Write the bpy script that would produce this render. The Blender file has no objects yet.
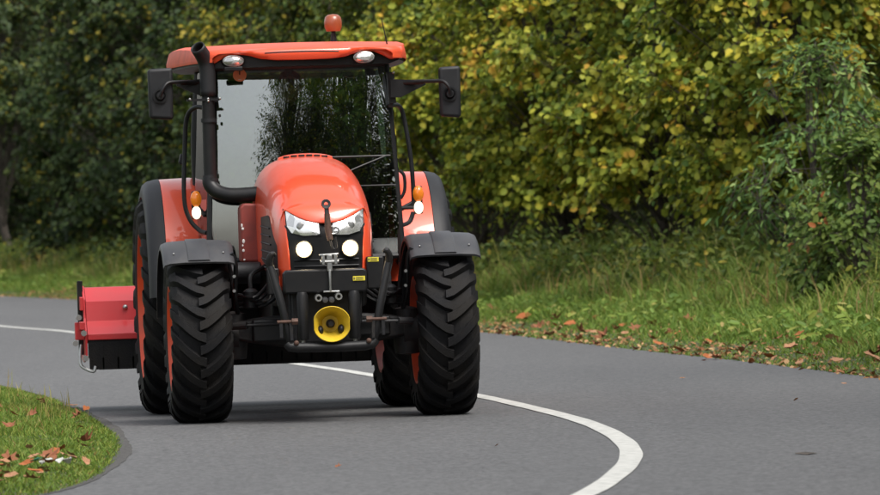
import bpy, math, random
import numpy as np
from mathutils import Vector, Matrix
R = math.radians
random.seed(7); rng = np.random.default_rng(7)
scene = bpy.context.scene
C = scene.collection

# ------------------------------------------------------------------ camera, sky, sun, exposure
cam_d = bpy.data.cameras.new('camera'); cam = bpy.data.objects.new('camera', cam_d); C.objects.link(cam)
cam_d.sensor_width = 36.0; cam_d.lens = 6525.0/880.0*36.0
cam_d.clip_start = 0.5; cam_d.clip_end = 5000
cam.matrix_world = Matrix.Translation((0, 0, 1.4)) @ Matrix.Rotation(R(90-0.316), 4, 'X') @ Matrix.Rotation(R(-1.8), 4, 'Z')
cam_d.dof.use_dof = True; cam_d.dof.focus_distance = 44.6; cam_d.dof.aperture_fstop = 7.5
scene.camera = cam
SUN_EL, SUN_AZ = R(58), R(140)       # azimuth clockwise from +Y: from the right of the picture
world = bpy.data.worlds.new('World'); scene.world = world; world.use_nodes = True
wn, wl = world.node_tree.nodes, world.node_tree.links
sky = wn.new('ShaderNodeTexSky'); sky.sky_type = 'NISHITA'; sky.sun_disc = False
sky.sun_elevation = SUN_EL; sky.sun_rotation = SUN_AZ; sky.dust_density = 4.0; sky.air_density = 1.4; sky.ozone_density = 1.0
hs = wn.new('ShaderNodeHueSaturation'); hs.inputs['Saturation'].default_value = 0.30
wl.new(sky.outputs[0], hs.inputs['Color']); wl.new(hs.outputs[0], wn['Background'].inputs['Color'])
wn['Background'].inputs['Strength'].default_value = 0.13
sun_d = bpy.data.lights.new('sun', 'SUN'); sun = bpy.data.objects.new('sun', sun_d); C.objects.link(sun)
sun_d.energy = 1.5; sun_d.angle = R(24); sun_d.color = (1.0, 0.96, 0.90)
sd = Vector((math.sin(SUN_AZ)*math.cos(SUN_EL), math.cos(SUN_AZ)*math.cos(SUN_EL), math.sin(SUN_EL)))
sun.rotation_euler = sd.to_track_quat('Z', 'Y').to_euler(); sun.location = (10, 10, 40)
scene.view_settings.view_transform = 'Standard'; scene.view_settings.look = 'None'
scene.view_settings.exposure = 0.9; scene.view_settings.gamma = 1.0

# ------------------------------------------------------------------ materials
def mat(name, col, rough=0.5, metal=0.0, coat=0.0, noise=0.0, nscale=20.0, bump=0.0, bscale=200.0, emit=None, estr=0.0, spec=0.5, col2=None):
    m = bpy.data.materials.new(name); m.use_nodes = True
    nt = m.node_tree; n, l = nt.nodes, nt.links; b = n['Principled BSDF']
    b.inputs['Base Color'].default_value = (*col, 1); b.inputs['Roughness'].default_value = rough
    b.inputs['Metallic'].default_value = metal; b.inputs['Coat Weight'].default_value = coat; b.inputs['Coat Roughness'].default_value = 0.035
    b.inputs['Specular IOR Level'].default_value = spec
    if emit: b.inputs['Emission Color'].default_value = (*emit, 1); b.inputs['Emission Strength'].default_value = estr
    tc = n.new('ShaderNodeTexCoord')
    if noise > 0:
        t = n.new('ShaderNodeTexNoise'); t.inputs['Scale'].default_value = nscale; t.inputs['Detail'].default_value = 6
        l.new(tc.outputs['Object'], t.inputs['Vector'])
        mx = n.new('ShaderNodeMix'); mx.data_type = 'RGBA'
        c2 = col2 if col2 else tuple(c*0.55 for c in col)
        mx.inputs['A'].default_value = (*col, 1); mx.inputs['B'].default_value = (*c2, 1)
        mr = n.new('ShaderNodeMapRange'); mr.inputs['From Min'].default_value = 0.42; mr.inputs['From Max'].default_value = 0.68
        mr.inputs['To Max'].default_value = noise
        l.new(t.outputs['Fac'], mr.inputs['Value']); l.new(mr.outputs['Result'], mx.inputs['Factor']); l.new(mx.outputs['Result'], b.inputs['Base Color'])
        rr = n.new('ShaderNodeMapRange'); rr.inputs['To Min'].default_value = rough; rr.inputs['To Max'].default_value = min(1, rough+0.25*noise)
        l.new(t.outputs['Fac'], rr.inputs['Value']); l.new(rr.outputs['Result'], b.inputs['Roughness'])
    if bump > 0:
        t2 = n.new('ShaderNodeTexNoise'); t2.inputs['Scale'].default_value = bscale; t2.inputs['Detail'].default_value = 4
        l.new(tc.outputs['Object'], t2.inputs['Vector'])
        bp = n.new('ShaderNodeBump'); bp.inputs['Strength'].default_value = bump; bp.inputs['Distance'].default_value = 0.01
        l.new(t2.outputs['Fac'], bp.inputs['Height']); l.new(bp.outputs['Normal'], b.inputs['Normal'])
    return m
M = {}
M['orange'] = mat('orange_paint', (0.80, 0.082, 0.026), 0.30, coat=0.55, noise=0.25, nscale=7, col2=(0.68, 0.075, 0.03))
M['rim'] = mat('rim_orange', (0.70, 0.075, 0.02), 0.42, noise=0.4, nscale=9, col2=(0.38, 0.06, 0.03))
M['red'] = mat('red_paint', (0.55, 0.03, 0.035), 0.36, coat=0.35, noise=0.4, nscale=6, col2=(0.46, 0.045, 0.045))
M['dullred'] = mat('dull_red_paint', (0.22, 0.035, 0.025), 0.55, noise=0.5, nscale=14, col2=(0.13, 0.03, 0.025))
M['plastic'] = mat('grey_black_plastic', (0.010, 0.0105, 0.0125), 0.45, noise=0.6, nscale=6, col2=(0.019, 0.019, 0.02), spec=0.4, bump=0.12, bscale=300)
M['fender'] = mat('grey_fender_plastic', (0.036, 0.037, 0.041), 0.40, noise=0.6, nscale=8, col2=(0.06, 0.059, 0.057), bump=0.15, bscale=250)
M['black'] = mat('black_metal', (0.0065, 0.0065, 0.0075), 0.40, noise=0.5, nscale=14, col2=(0.013, 0.012, 0.011), spec=0.35)
M['iron'] = mat('dark_iron', (0.010, 0.010, 0.0115), 0.5, noise=0.7, nscale=18, col2=(0.022, 0.018, 0.015), spec=0.35, bump=0.2, bscale=60)
M['rubber'] = mat('tyre_rubber', (0.0075, 0.0075, 0.0085), 0.60, noise=0.8, nscale=5, col2=(0.016, 0.014, 0.012), spec=0.2, bump=0.3, bscale=90)
M['steel'] = mat('bright_steel', (0.42, 0.42, 0.41), 0.36, metal=1.0, noise=0.4, nscale=30)
M['rust'] = mat('rusty_steel', (0.10, 0.05, 0.035), 0.6, metal=0.2, noise=0.7, nscale=40, col2=(0.05, 0.03, 0.02))
M['yellow'] = mat('yellow_plastic', (0.62, 0.42, 0.02), 0.45, noise=0.5, nscale=12, col2=(0.42, 0.29, 0.03))
M['label'] = mat('yellow_label', (0.72, 0.60, 0.05), 0.5)
M['labelink'] = mat('label_ink', (0.05, 0.05, 0.05), 0.6)
M['seat'] = mat('seat_fabric', (0.05, 0.05, 0.055), 0.9, noise=0.5, nscale=40)
M['dash'] = mat('dash_plastic', (0.055, 0.065, 0.068), 0.55, noise=0.4, nscale=8)
M['liner'] = mat('cab_liner', (0.20, 0.21, 0.21), 0.8, noise=0.3, nscale=8)
M['lampon'] = mat('lit_lamp', (0.9, 0.85, 0.75), 0.3, emit=(1.0, 0.80, 0.52), estr=22)
M['lampglow'] = mat('lamp_glow_ring', (0.8, 0.7, 0.5), 0.3, emit=(1.0, 0.42, 0.13), estr=1.1)  # weak orange emission standing in for the glow around a lit lens
M['poslamp'] = mat('lit_position_lamp', (0.9, 0.85, 0.75), 0.3, emit=(1.0, 0.87, 0.68), estr=0.7)
M['amber'] = mat('amber_lens', (0.75, 0.20, 0.015), 0.18, coat=0.6, emit=(1.0, 0.25, 0.01), estr=0.12)
M['beacon'] = mat('beacon_lens', (0.30, 0.080, 0.028), 0.25, coat=0.3, noise=0.6, nscale=16, col2=(0.2, 0.05, 0.03))
M['white'] = mat('white_print', (0.75, 0.75, 0.72), 0.5)
M['paper'] = mat('dirty_paper', (0.50, 0.50, 0.47), 0.7, noise=0.6, nscale=30, col2=(0.25, 0.24, 0.2))
M['sticker'] = mat('orange_sticker', (0.80, 0.30, 0.14), 0.5)
M['green'] = mat('green_print', (0.02, 0.16, 0.08), 0.4)
M['skin'] = mat('skin', (0.50, 0.27, 0.19), 0.55, noise=0.3, nscale=30)
M['jacket'] = mat('navy_jacket', (0.03, 0.035, 0.05), 0.85, noise=0.4, nscale=20)
M['hair'] = mat('brown_hair', (0.05, 0.03, 0.02), 0.7)

def reflector_mat():
    m = bpy.data.materials.new('headlamp_reflector'); m.use_nodes = True; n, l = m.node_tree.nodes, m.node_tree.links; b = n['Principled BSDF']
    tc = n.new('ShaderNodeTexCoord'); v = n.new('ShaderNodeTexVoronoi'); v.inputs['Scale'].default_value = 13
    l.new(tc.outputs['Object'], v.inputs['Vector'])
    cr = n.new('ShaderNodeValToRGB'); l.new(v.outputs['Color'], cr.inputs['Fac'])
    cr.color_ramp.elements[0].position = 0.1; cr.color_ramp.elements[0].color = (0.38, 0.38, 0.38, 1); cr.color_ramp.elements[1].position = 0.55; cr.color_ramp.elements[1].color = (0.9, 0.9, 0.88, 1)
    l.new(cr.outputs['Color'], b.inputs['Base Color']); b.inputs['Metallic'].default_value = 0.75; b.inputs['Roughness'].default_value = 0.18
    bp = n.new('ShaderNodeBump'); bp.inputs['Strength'].default_value = 0.7; bp.inputs['Distance'].default_value = 0.015
    l.new(v.outputs['Distance'], bp.inputs['Height']); l.new(bp.outputs['Normal'], b.inputs['Normal'])
    b.inputs['Coat Weight'].default_value = 1.0; b.inputs['Coat Roughness'].default_value = 0.02
    return m
M['reflector'] = reflector_mat()
def glass_mat(name, tint, ior):
    m = bpy.data.materials.new(name); m.use_nodes = True; n, l = m.node_tree.nodes, m.node_tree.links
    for x in list(n): n.remove(x)
    o = n.new('ShaderNodeOutputMaterial'); mx = n.new('ShaderNodeMixShader'); t = n.new('ShaderNodeBsdfTransparent'); g = n.new('ShaderNodeBsdfGlossy')
    t.inputs['Color'].default_value = (*tint, 1); g.inputs['Roughness'].default_value = 0.0
    f = n.new('ShaderNodeFresnel'); f.inputs['IOR'].default_value = ior
    # slight waviness of rolled glass
    tc = n.new('ShaderNodeTexCoord'); nz = n.new('ShaderNodeTexNoise'); nz.inputs['Scale'].default_value = 3.2; nz.inputs['Detail'].default_value = 1.0
    l.new(tc.outputs['Object'], nz.inputs['Vector'])
    bp = n.new('ShaderNodeBump'); bp.inputs['Strength'].default_value = 0.14; bp.inputs['Distance'].default_value = 0.012
    l.new(nz.outputs['Fac'], bp.inputs['Height']); l.new(bp.outputs['Normal'], g.inputs['Normal'])
    l.new(f.outputs[0], mx.inputs[0]); l.new(t.outputs[0], mx.inputs[1]); l.new(g.outputs[0], mx.inputs[2]); l.new(mx.outputs[0], o.inputs['Surface'])
    return m
M['glass'] = glass_mat('windscreen_glass', (0.70, 0.76, 0.74), 2.9)
M['sideglass'] = glass_mat('side_glass', (0.60, 0.70, 0.66), 1.6)

def road_mat():
    m = bpy.data.materials.new('asphalt'); m.use_nodes = True; n, l = m.node_tree.nodes, m.node_tree.links; b = n['Principled BSDF']
    tc = n.new('ShaderNodeTexCoord')
    def noise(s, d, sc=None):
        t = n.new('ShaderNodeTexNoise'); t.inputs['Scale'].default_value = s; t.inputs['Detail'].default_value = d
        if sc:
            mp = n.new('ShaderNodeMapping'); mp.inputs['Scale'].default_value = sc; l.new(tc.outputs['Object'], mp.inputs['Vector']); l.new(mp.outputs[0], t.inputs['Vector'])
        else: l.new(tc.outputs['Object'], t.inputs['Vector'])
        return t
    big = noise(0.5, 3, (1, 0.12, 1)); mid = noise(7, 6); fine = noise(55, 3); grit = n.new('ShaderNodeTexVoronoi'); grit.inputs['Scale'].default_value = 70; l.new(tc.outputs['Object'], grit.inputs['Vector']); grit.inputs['Scale'].default_value = 42
    r1 = n.new('ShaderNodeValToRGB'); l.new(big.outputs['Fac'], r1.inputs['Fac'])
    r1.color_ramp.elements[0].position = 0.3; r1.color_ramp.elements[0].color = (0.072, 0.072, 0.074, 1)
    r1.color_ramp.elements[1].position = 0.7; r1.color_ramp.elements[1].color = (0.088, 0.088, 0.089, 1)
    mx = n.new('ShaderNodeMix'); mx.data_type = 'RGBA'; mx.blend_type = 'MULTIPLY'; mx.inputs['Factor'].default_value = 1.0
    r2 = n.new('ShaderNodeValToRGB'); l.new(grit.outputs['Color'], r2.inputs['Fac'])
    r2.color_ramp.elements[0].color = (0.45, 0.45, 0.45, 1); r2.color_ramp.elements[1].color = (1.55, 1.55, 1.53, 1)
    mm = n.new('ShaderNodeMix'); mm.data_type = 'RGBA'; mm.blend_type = 'MULTIPLY'; mm.inputs['Factor'].default_value = 1.0
    r3 = n.new('ShaderNodeValToRGB'); l.new(mid.outputs['Fac'], r3.inputs['Fac']); r3.color_ramp.elements[0].position = 0.3; r3.color_ramp.elements[0].color = (0.94, 0.94, 0.94, 1)
    r3.color_ramp.elements[1].position = 0.7; r3.color_ramp.elements[1].color = (1.06, 1.06, 1.06, 1)
    l.new(r1.outputs[0], mm.inputs['A']); l.new(r3.outputs[0], mm.inputs['B']); l.new(mm.outputs['Result'], mx.inputs['A']); l.new(r2.outputs[0], mx.inputs['B']); l.new(mx.outputs['Result'], b.inputs['Base Color'])
    b.inputs['Roughness'].default_value = 0.78
    bp = n.new('ShaderNodeBump'); bp.inputs['Strength'].default_value = 0.5; bp.inputs['Distance'].default_value = 0.006
    l.new(fine.outputs['Fac'], bp.inputs['Height']); l.new(bp.outputs['Normal'], b.inputs['Normal'])
    return m
M['road'] = road_mat()
M['shoulder'] = mat('crumbled_asphalt', (0.070, 0.067, 0.064), 0.95, noise=1.0, nscale=26, col2=(0.030, 0.028, 0.026), bump=0.9, bscale=60)
M['line'] = mat('road_paint', (0.47, 0.47, 0.44), 0.8, noise=0.7, nscale=12, col2=(0.27, 0.27, 0.26), bump=0.3, bscale=120)
M['soil'] = mat('mossy_soil', (0.040, 0.060, 0.015), 0.95, noise=0.9, nscale=3, col2=(0.055, 0.040, 0.022), bump=0.8, bscale=20)
M['bark'] = mat('bark', (0.075, 0.060, 0.048), 0.9, noise=0.8, nscale=9, col2=(0.03, 0.026, 0.022), bump=0.9, bscale=25)

def leaf_mat(name, stops, rough=0.5, transl=0.30):
    m = bpy.data.materials.new(name); m.use_nodes = True; n, l = m.node_tree.nodes, m.node_tree.links; b = n['Principled BSDF']
    at = n.new('ShaderNodeAttribute'); at.attribute_name = 'tint'
    cr = n.new('ShaderNodeValToRGB'); l.new(at.outputs['Fac'], cr.inputs['Fac'])
    while len(cr.color_ramp.elements) < len(stops): cr.color_ramp.elements.new(0.5)
    for e, (p, c) in zip(cr.color_ramp.elements, stops): e.position = p; e.color = (*c, 1)
    l.new(cr.outputs['Color'], b.inputs['Base Color']); b.inputs['Roughness'].default_value = rough; b.inputs['Specular IOR Level'].default_value = 0.2
    tr = n.new('ShaderNodeBsdfTranslucent'); l.new(cr.outputs['Color'], tr.inputs['Color'])
    mx = n.new('ShaderNodeMixShader'); mx.inputs[0].default_value = transl
    o = n['Material Output']; l.new(b.outputs[0], mx.inputs[1]); l.new(tr.outputs[0], mx.inputs[2]); l.new(mx.outputs[0], o.inputs['Surface'])
    return m
M['leaf_hazel'] = leaf_mat('yellow_green_leaves', [(0, (0.060, 0.115, 0.020)), (0.35, (0.20, 0.25, 0.032)), (0.75, (0.40, 0.40, 0.05)), (0.96, (0.58, 0.48, 0.05)), (1.0, (0.55, 0.34, 0.05))])
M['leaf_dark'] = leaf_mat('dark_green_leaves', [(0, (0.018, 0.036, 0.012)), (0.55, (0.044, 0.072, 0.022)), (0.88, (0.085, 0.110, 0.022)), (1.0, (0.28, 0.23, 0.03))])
M['leaf_mixed'] = leaf_mat('mixed_green_leaves', [(0, (0.032, 0.062, 0.014)), (0.5, (0.085, 0.120, 0.020)), (0.8, (0.17, 0.175, 0.022)), (1.0, (0.36, 0.28, 0.03))])
M['leaf_shrub'] = leaf_mat('shrub_leaves', [(0, (0.05, 0.10, 0.02)), (0.5, (0.12, 0.18, 0.035)), (0.97, (0.22, 0.27, 0.06)), (1.0, (0.35, 0.12, 0.04))])
M['leaf_willow'] = leaf_mat('grey_green_leaves', [(0, (0.06, 0.125, 0.04)), (0.6, (0.16, 0.26, 0.065)), (0.95, (0.33, 0.42, 0.14)), (1.0, (0.25, 0.17, 0.04))])
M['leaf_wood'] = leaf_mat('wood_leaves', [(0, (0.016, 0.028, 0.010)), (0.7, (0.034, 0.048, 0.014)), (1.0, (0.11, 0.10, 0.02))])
M['grass'] = leaf_mat('grass_blades', [(0, (0.06, 0.120, 0.018)), (0.5, (0.145, 0.225, 0.034)), (0.8, (0.26, 0.28, 0.055)), (0.93, (0.34, 0.29, 0.10)), (1.0, (0.28, 0.14, 0.06))], 0.5, 0.25)
M['tallgrass'] = leaf_mat('tall_grass_blades', [(0, (0.07, 0.13, 0.02)), (0.45, (0.15, 0.22, 0.036)), (0.75, (0.25, 0.25, 0.055)), (0.9, (0.34, 0.27, 0.11)), (1.0, (0.27, 0.13, 0.06))], 0.55, 0.25)
M['fallen_a'] = mat('fallen_leaf_brown', (0.24, 0.085, 0.035), 0.75, noise=0.6, nscale=30)
M['fallen_b'] = mat('fallen_leaf_tan', (0.36, 0.18, 0.09), 0.75, noise=0.6, nscale=30)
M['fallen_c'] = mat('fallen_leaf_rust', (0.34, 0.10, 0.025), 0.75, noise=0.6, nscale=30)

# ------------------------------------------------------------------ mesh helpers
def link_mesh(name, V, Fc, m, parent=None, smooth=35, bevel=0.0, bseg=2):
    me = bpy.data.meshes.new(name); me.from_pydata([tuple(v) for v in V], [], Fc); me.validate(); me.update()
    if m is not None: me.materials.append(m)
    if smooth:
        me.shade_smooth(); me.set_sharp_from_angle(angle=R(smooth))
    o = bpy.data.objects.new(name, me); C.objects.link(o)
    if parent is not None: o.parent = parent
    if bevel > 0:
        md = o.modifiers.new('bevel', 'BEVEL'); md.width = bevel; md.segments = bseg; md.limit_method = 'ANGLE'; md.angle_limit = R(40)
    return o
def catmull(P, per=6):
    P = [np.array(p, float) for p in P]
    if len(P) < 3: return P
    Q = [2*P[0]-P[1]] + P + [2*P[-1]-P[-2]]; out = []
    for i in range(1, len(Q)-2):
        p0, p1, p2, p3 = Q[i-1], Q[i], Q[i+1], Q[i+2]
        for k in range(per):
            t = k/per
            out.append(0.5*((2*p1)+(-p0+p2)*t+(2*p0-5*p1+4*p2-p3)*t*t+(-p0+3*p1-3*p2+p3)*t**3))
    out.append(P[-1]); return out
class MB:
    def __init__(s): s.V = []; s.F = []
    def add(s, V, F):
        b = len(s.V); s.V += [tuple(map(float, v)) for v in V]; s.F += [tuple(b+i for i in f) for f in F]; return s
    def box(s, c, d, rot=None):
        x, y, z = d[0]/2, d[1]/2, d[2]/2
        V = [Vector((a*x, b*y, e*z)) for a in (-1, 1) for b in (-1, 1) for e in (-1, 1)]
        if rot is not None: V = [rot @ v for v in V]
        V = [v+Vector(c) for v in V]
        return s.add(V, [(0, 1, 3, 2), (4, 6, 7, 5), (0, 4, 5, 1), (2, 3, 7, 6), (0, 2, 6, 4), (1, 5, 7, 3)])
    def bar(s, p0, p1, w, h, up=(0, 0, 1)):
        p0, p1 = Vector(p0), Vector(p1); d = (p1-p0); L = d.length; d.normalize(); u = Vector(up)
        if abs(d.dot(u)) > 0.95: u = Vector((0, 1, 0))
        sx = d.cross(u).normalized(); uz = sx.cross(d)
        return s.box((p0+p1)/2, (w, L, h), Matrix((sx, d, uz)).transposed())
    def tube(s, pts, r, n=10, caps=True, per=0):
        P = [np.array(p, float) for p in pts]
        if per: P = catmull(P, per)
        m = len(P); rr = [r]*m if np.isscalar(r) else list(np.interp(np.linspace(0, 1, m), np.linspace(0, 1, len(r)), r))
        T = []
        for i in range(m):
            t = P[min(i+1, m-1)]-P[max(i-1, 0)]; T.append(t/(np.linalg.norm(t)+1e-12))
        a = np.array([0, 0, 1.0]) if abs(T[0][2]) < 0.9 else np.array([1.0, 0, 0])
        u = np.cross(T[0], a); u /= np.linalg.norm(u); V = []
        for i in range(m):
            u = u-T[i]*(u@T[i]); u /= np.linalg.norm(u); w = np.cross(T[i], u)
            for k in range(n):
                q = 2*math.pi*k/n; V.append(P[i]+rr[i]*(math.cos(q)*u+math.sin(q)*w))
        F = [(i*n+k, i*n+(k+1) % n, (i+1)*n+(k+1) % n, (i+1)*n+k) for i in range(m-1) for k in range(n)]
        if caps: F += [tuple(range(n-1, -1, -1)), tuple((m-1)*n+k for k in range(n))]
        return s.add(V, F)
    def lathe(s, prof, c=(0, 0, 0), axis='x', n=32, closed=False):
        # prof: (radius, position along axis)
        V = []; m = len(prof)
        for r, a in prof:
            for k in range(n):
                q = 2*math.pi*k/n; p = (r*math.cos(q), r*math.sin(q))
                v = {'x': (a, p[0], p[1]), 'y': (p[0], a, p[1]), 'z': (p[0], p[1], a)}[axis]
                V.append((v[0]+c[0], v[1]+c[1], v[2]+c[2]))
        rng_ = range(m) if closed else range(m-1)
        F = [(i*n+k, i*n+(k+1) % n, ((i+1) % m)*n+(k+1) % n, ((i+1) % m)*n+k) for i in rng_ for k in range(n)]
        if not closed:
            if prof[0][0] > 1e-4: F.append(tuple(range(n-1, -1, -1)))
            if prof[-1][0] > 1e-4: F.append(tuple((m-1)*n+k for k in range(n)))
        return s.add(V, F)
    def prism(s, poly, a0, a1, axis='y'):
        n = len(poly)
        f = {'x': lambda p, a: (a, p[0], p[1]), 'y': lambda p, a: (p[0], a, p[1]), 'z': lambda p, a: (p[0], p[1], a)}[axis]
        V = [f(p, a0) for p in poly]+[f(p, a1) for p in poly]
        return s.add(V, [tuple(range(n)), tuple(range(2*n-1, n-1, -1))]+[(i, n+i, n+(i+1) % n, (i+1) % n) for i in range(n)])
    def grid(s, G, closeu=False):
        # G: list of rows of points
        m, n = len(G), len(G[0]); V = [p for row in G for p in row]
        return s.add(V, [(i*n+j, i*n+j+1, (i+1)*n+j+1, (i+1)*n+j) for i in range(m-1) for j in range(n-1)])
    def plate(s, G, off):
        # thick sheet: grid of points and one offset vector (or a grid of them)
        m, n = len(G), len(G[0]); A = np.array(G, float); B = A+np.array(off, float)
        V = list(A.reshape(-1, 3))+list(B.reshape(-1, 3)); k = m*n; F = []
        for i in range(m-1):
            for j in range(n-1):
                q = (i*n+j, i*n+j+1, (i+1)*n+j+1, (i+1)*n+j); F.append(q); F.append(tuple(k+x for x in reversed(q)))
        for j in range(n-1):
            F.append((j, k+j, k+j+1, j+1)); a = (m-1)*n+j; F.append((a+1, k+a+1, k+a, a))
        for i in range(m-1):
            a, b = i*n, (i+1)*n; F.append((b, k+b, k+a, a)); a, b = i*n+n-1, (i+1)*n+n-1; F.append((a, k+a, k+b, b))
        return s.add(V, F)
    def ball(s, c, r, n=16, m=10):
        r = (r, r, r) if np.isscalar(r) else r; V = [(c[0], c[1], c[2]-r[2])]
        for i in range(1, m):
            t = math.pi*i/m
            for k in range(n):
                q = 2*math.pi*k/n; V.append((c[0]+r[0]*math.sin(t)*math.cos(q), c[1]+r[1]*math.sin(t)*math.sin(q), c[2]-r[2]*math.cos(t)))
        V.append((c[0], c[1], c[2]+r[2])); L = len(V)-1
        F = [(0, 1+(k+1) % n, 1+k) for k in range(n)]+[(L, L-n+k, L-n+(k+1) % n) for k in range(n)]
        F += [(1+i*n+k, 1+i*n+(k+1) % n, 1+(i+1)*n+(k+1) % n, 1+(i+1)*n+k) for i in range(m-2) for k in range(n)]
        return s.add(V, F)
    def obj(s, name, m, parent=None, smooth=35, bevel=0.0, bseg=2):
        return link_mesh(name, s.V, s.F, M[m] if isinstance(m, str) else m, parent, smooth, bevel, bseg)
def tag(o, label=None, cat=None, group=None, kind=None):
    for k, v in (('label', label), ('category', cat), ('group', group), ('kind', kind)):
        if v: o[k] = v
    return o
def empty(name, loc, rz=0.0):
    o = bpy.data.objects.new(name, None); C.objects.link(o); o.location = loc; o.rotation_euler = (0, 0, rz); o.empty_display_size = 0.2; return o

# ------------------------------------------------------------------ ground, road, verges
OUT = catmull([(-60, 330), (-32, 230), (-20, 180), (-12.9, 148), (-8.9, 130), (-6.6, 118.9), (-3.1, 99), (0.35, 75.9), (1.2, 69.2), (2.05, 62.1), (2.75, 56.7), (3.38, 50.9), (4.0, 44), (4.25, 39), (4.05, 33), (3.1, 27), (1.2, 22), (-2, 18), (-7, 15), (-16, 12.5), (-40, 9), (-90, 5)], 12)
LINE = catmull([(-64, 328), (-37, 230), (-25, 180), (-17.5, 148), (-13.3, 130), (-11.2, 118.9), (-6.2, 90.9), (-4.7, 83.3), (-1.53, 62.6), (-0.75, 57.4), (0.23, 49.37), (0.5, 46.89), (0.82, 43.6), (0.96, 41.6), (1.045, 39.4), (1.06, 37.5), (1.02, 36.0), (0.93, 34.5), (0.8, 33.0), (0.66, 31.6), (0.1, 28.8), (-1.5, 25.3), (-4.2, 22), (-8.5, 19.3), (-17, 16.6), (-41, 13), (-91, 9)], 12)
INN = catmull([(-68, 326), (-41, 230), (-29, 180), (-21.5, 148), (-17.2, 130), (-15, 118.9), (-9.6, 90.9), (-7.4, 78), (-4.9, 62.6), (-3.8, 55.9), (-3.24, 52.3), (-2.65, 47.4), (-2.26, 43.4), (-2.08, 40.8), (-1.99, 38.0), (-1.99, 35.4), (-2.2, 33.4), (-2.9, 31.0), (-4.6, 28.2), (-7.2, 25.8), (-11, 23.6), (-19, 20.8), (-42, 17), (-92, 13)], 12)
OUT, LINE, INN = [np.array(x) for x in (OUT, LINE, INN)]
def resample(P, n):
    d = np.r_[0, np.cumsum(np.linalg.norm(np.diff(P, axis=0), axis=1))]; t = np.linspace(0, d[-1], n)
    return np.c_[np.interp(t, d, P[:, 0]), np.interp(t, d, P[:, 1])]
def normals(P):
    t = np.gradient(P, axis=0); t /= np.linalg.norm(t, axis=1)[:, None]
    return np.c_[-t[:, 1], t[:, 0]]       # left of travel (far -> near)
def strip(name, A, B, z, m, nseg=1, kind='structure'):
    G = [[(*(a*(1-k/nseg)+b*k/nseg), z) for k in range(nseg+1)] for a, b in zip(A, B)]
    mb = MB(); mb.grid(G); o = mb.obj(name, m, None, 0); tag(o, kind=kind); return o
g = MB(); g.grid([[(x, y, -0.03) for x in (-3000, -200, 0, 200, 3000)] for y in (-3000, -100, 100, 400, 4000)]); o = g.obj('ground', 'soil', None, 0); tag(o, 'mossy brown earth under the grass and trees', kind='structure')
NR = 2400
inn_r, out_r = resample(INN, NR), resample(OUT, NR)
# match both edges by the closest outer point so the sheet does not shear
o = strip('road', inn_r, out_r, 0.0, 'road', 6); tag(o, 'grey worn asphalt road bending past the tractor')
ln = resample(LINE, 4000)
ker = np.exp(-np.linspace(-2.5, 2.5, 41)**2/2); ker /= ker.sum()
ln = np.c_[np.convolve(np.pad(ln[:, 0], 20, 'edge'), ker, 'valid'), np.convolve(np.pad(ln[:, 1], 20, 'edge'), ker, 'valid')]; nl = normals(ln)
# painted line of a slightly uneven width
w = 0.064+0.002*np.sin(np.arange(4000)*0.31)
strip('centre_line', ln-nl*w[:, None], ln+nl*w[:, None], 0.005, 'line')
o = tag(bpy.data.objects['centre_line'], 'white painted line curving along the asphalt road')
def verge(name, P, side, offs, zs, m, label):
    N = normals(P)*side
    G = []
    for i in range(len(P)):
        row = []
        for d, z in zip(offs, zs):
            zz = z(P[i]) if callable(z) else z
            row.append((P[i][0]+N[i][0]*d, P[i][1]+N[i][1]*d, zz+(0.02*math.sin(i*1.7+d*3) if d > 0.3 else 0)))
        G.append(row)
    mb = MB(); mb.grid(G); o = mb.obj(name, m, None, 60); tag(o, label, kind='structure'); return o
def sstep(a, b, x): t = min(1, max(0, (x-a)/(b-a))); return t*t*(3-2*t)
OUT_SIDE = 1.0; INN_SIDE = -1.0     # set by the test below
_n = normals(out_r); _i = int(np.argmin(np.abs(out_r[:, 1]-60)))
if _n[_i][0] < 0: OUT_SIDE, INN_SIDE = -1.0, 1.0
def bank_amp(p): return sstep(36, 55, p[1])
def bank_z(d, y):
    a = sstep(36, 55, y); return 0.012+a*np.interp(d, [0, 0.5, 1.5, 3, 5, 8, 14, 40], [0, 0.03, 0.12, 0.36, 0.62, 0.75, 0.85, 1.0])+(1-a)*0.03*min(1, d)
o_offs = [-0.06, 0.0, 0.2, 0.5, 1, 1.5, 2.2, 3, 4, 5, 8, 14, 40]
far = [i for i in range(NR) if out_r[i][1] > 35]
P_far = out_r[far]
verge('far_verge', P_far, OUT_SIDE, o_offs, [(lambda p, d=d: (-0.02 if d < 0 else bank_z(d, p[1]))) for d in o_offs], 'soil', 'grassy bank rising from the outer road edge')
near = [i for i in range(NR) if 20 < inn_r[i][1] < 140]
P_in = inn_r[near]
i_offs = [-0.05, 0.0, 0.15, 0.4, 1, 2, 3, 5]
verge('near_verge', P_in, INN_SIDE, i_offs, [-0.02, 0.012, 0.03, 0.045, 0.06, 0.07, 0.07, -0.04], 'soil', 'grassy inside corner of the bend')
# crumbled rim of dark asphalt along the inner edge
N_in = normals(P_in)*INN_SIDE
_r = np.convolve(rng.normal(0, 1, len(P_in)+8), np.ones(9)/9, 'valid')
wob = 0.055*np.clip((P_in[:, 1]-33)/8, 0.25, 1)+0.035*_r
strip('road_shoulder', P_in-N_in*(wob+0.06)[:, None], P_in+N_in*0.05, 0.003, 'shoulder', 2)
tag(bpy.data.objects['road_shoulder'], 'dark crumbled asphalt rim along the inner road edge')

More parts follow.
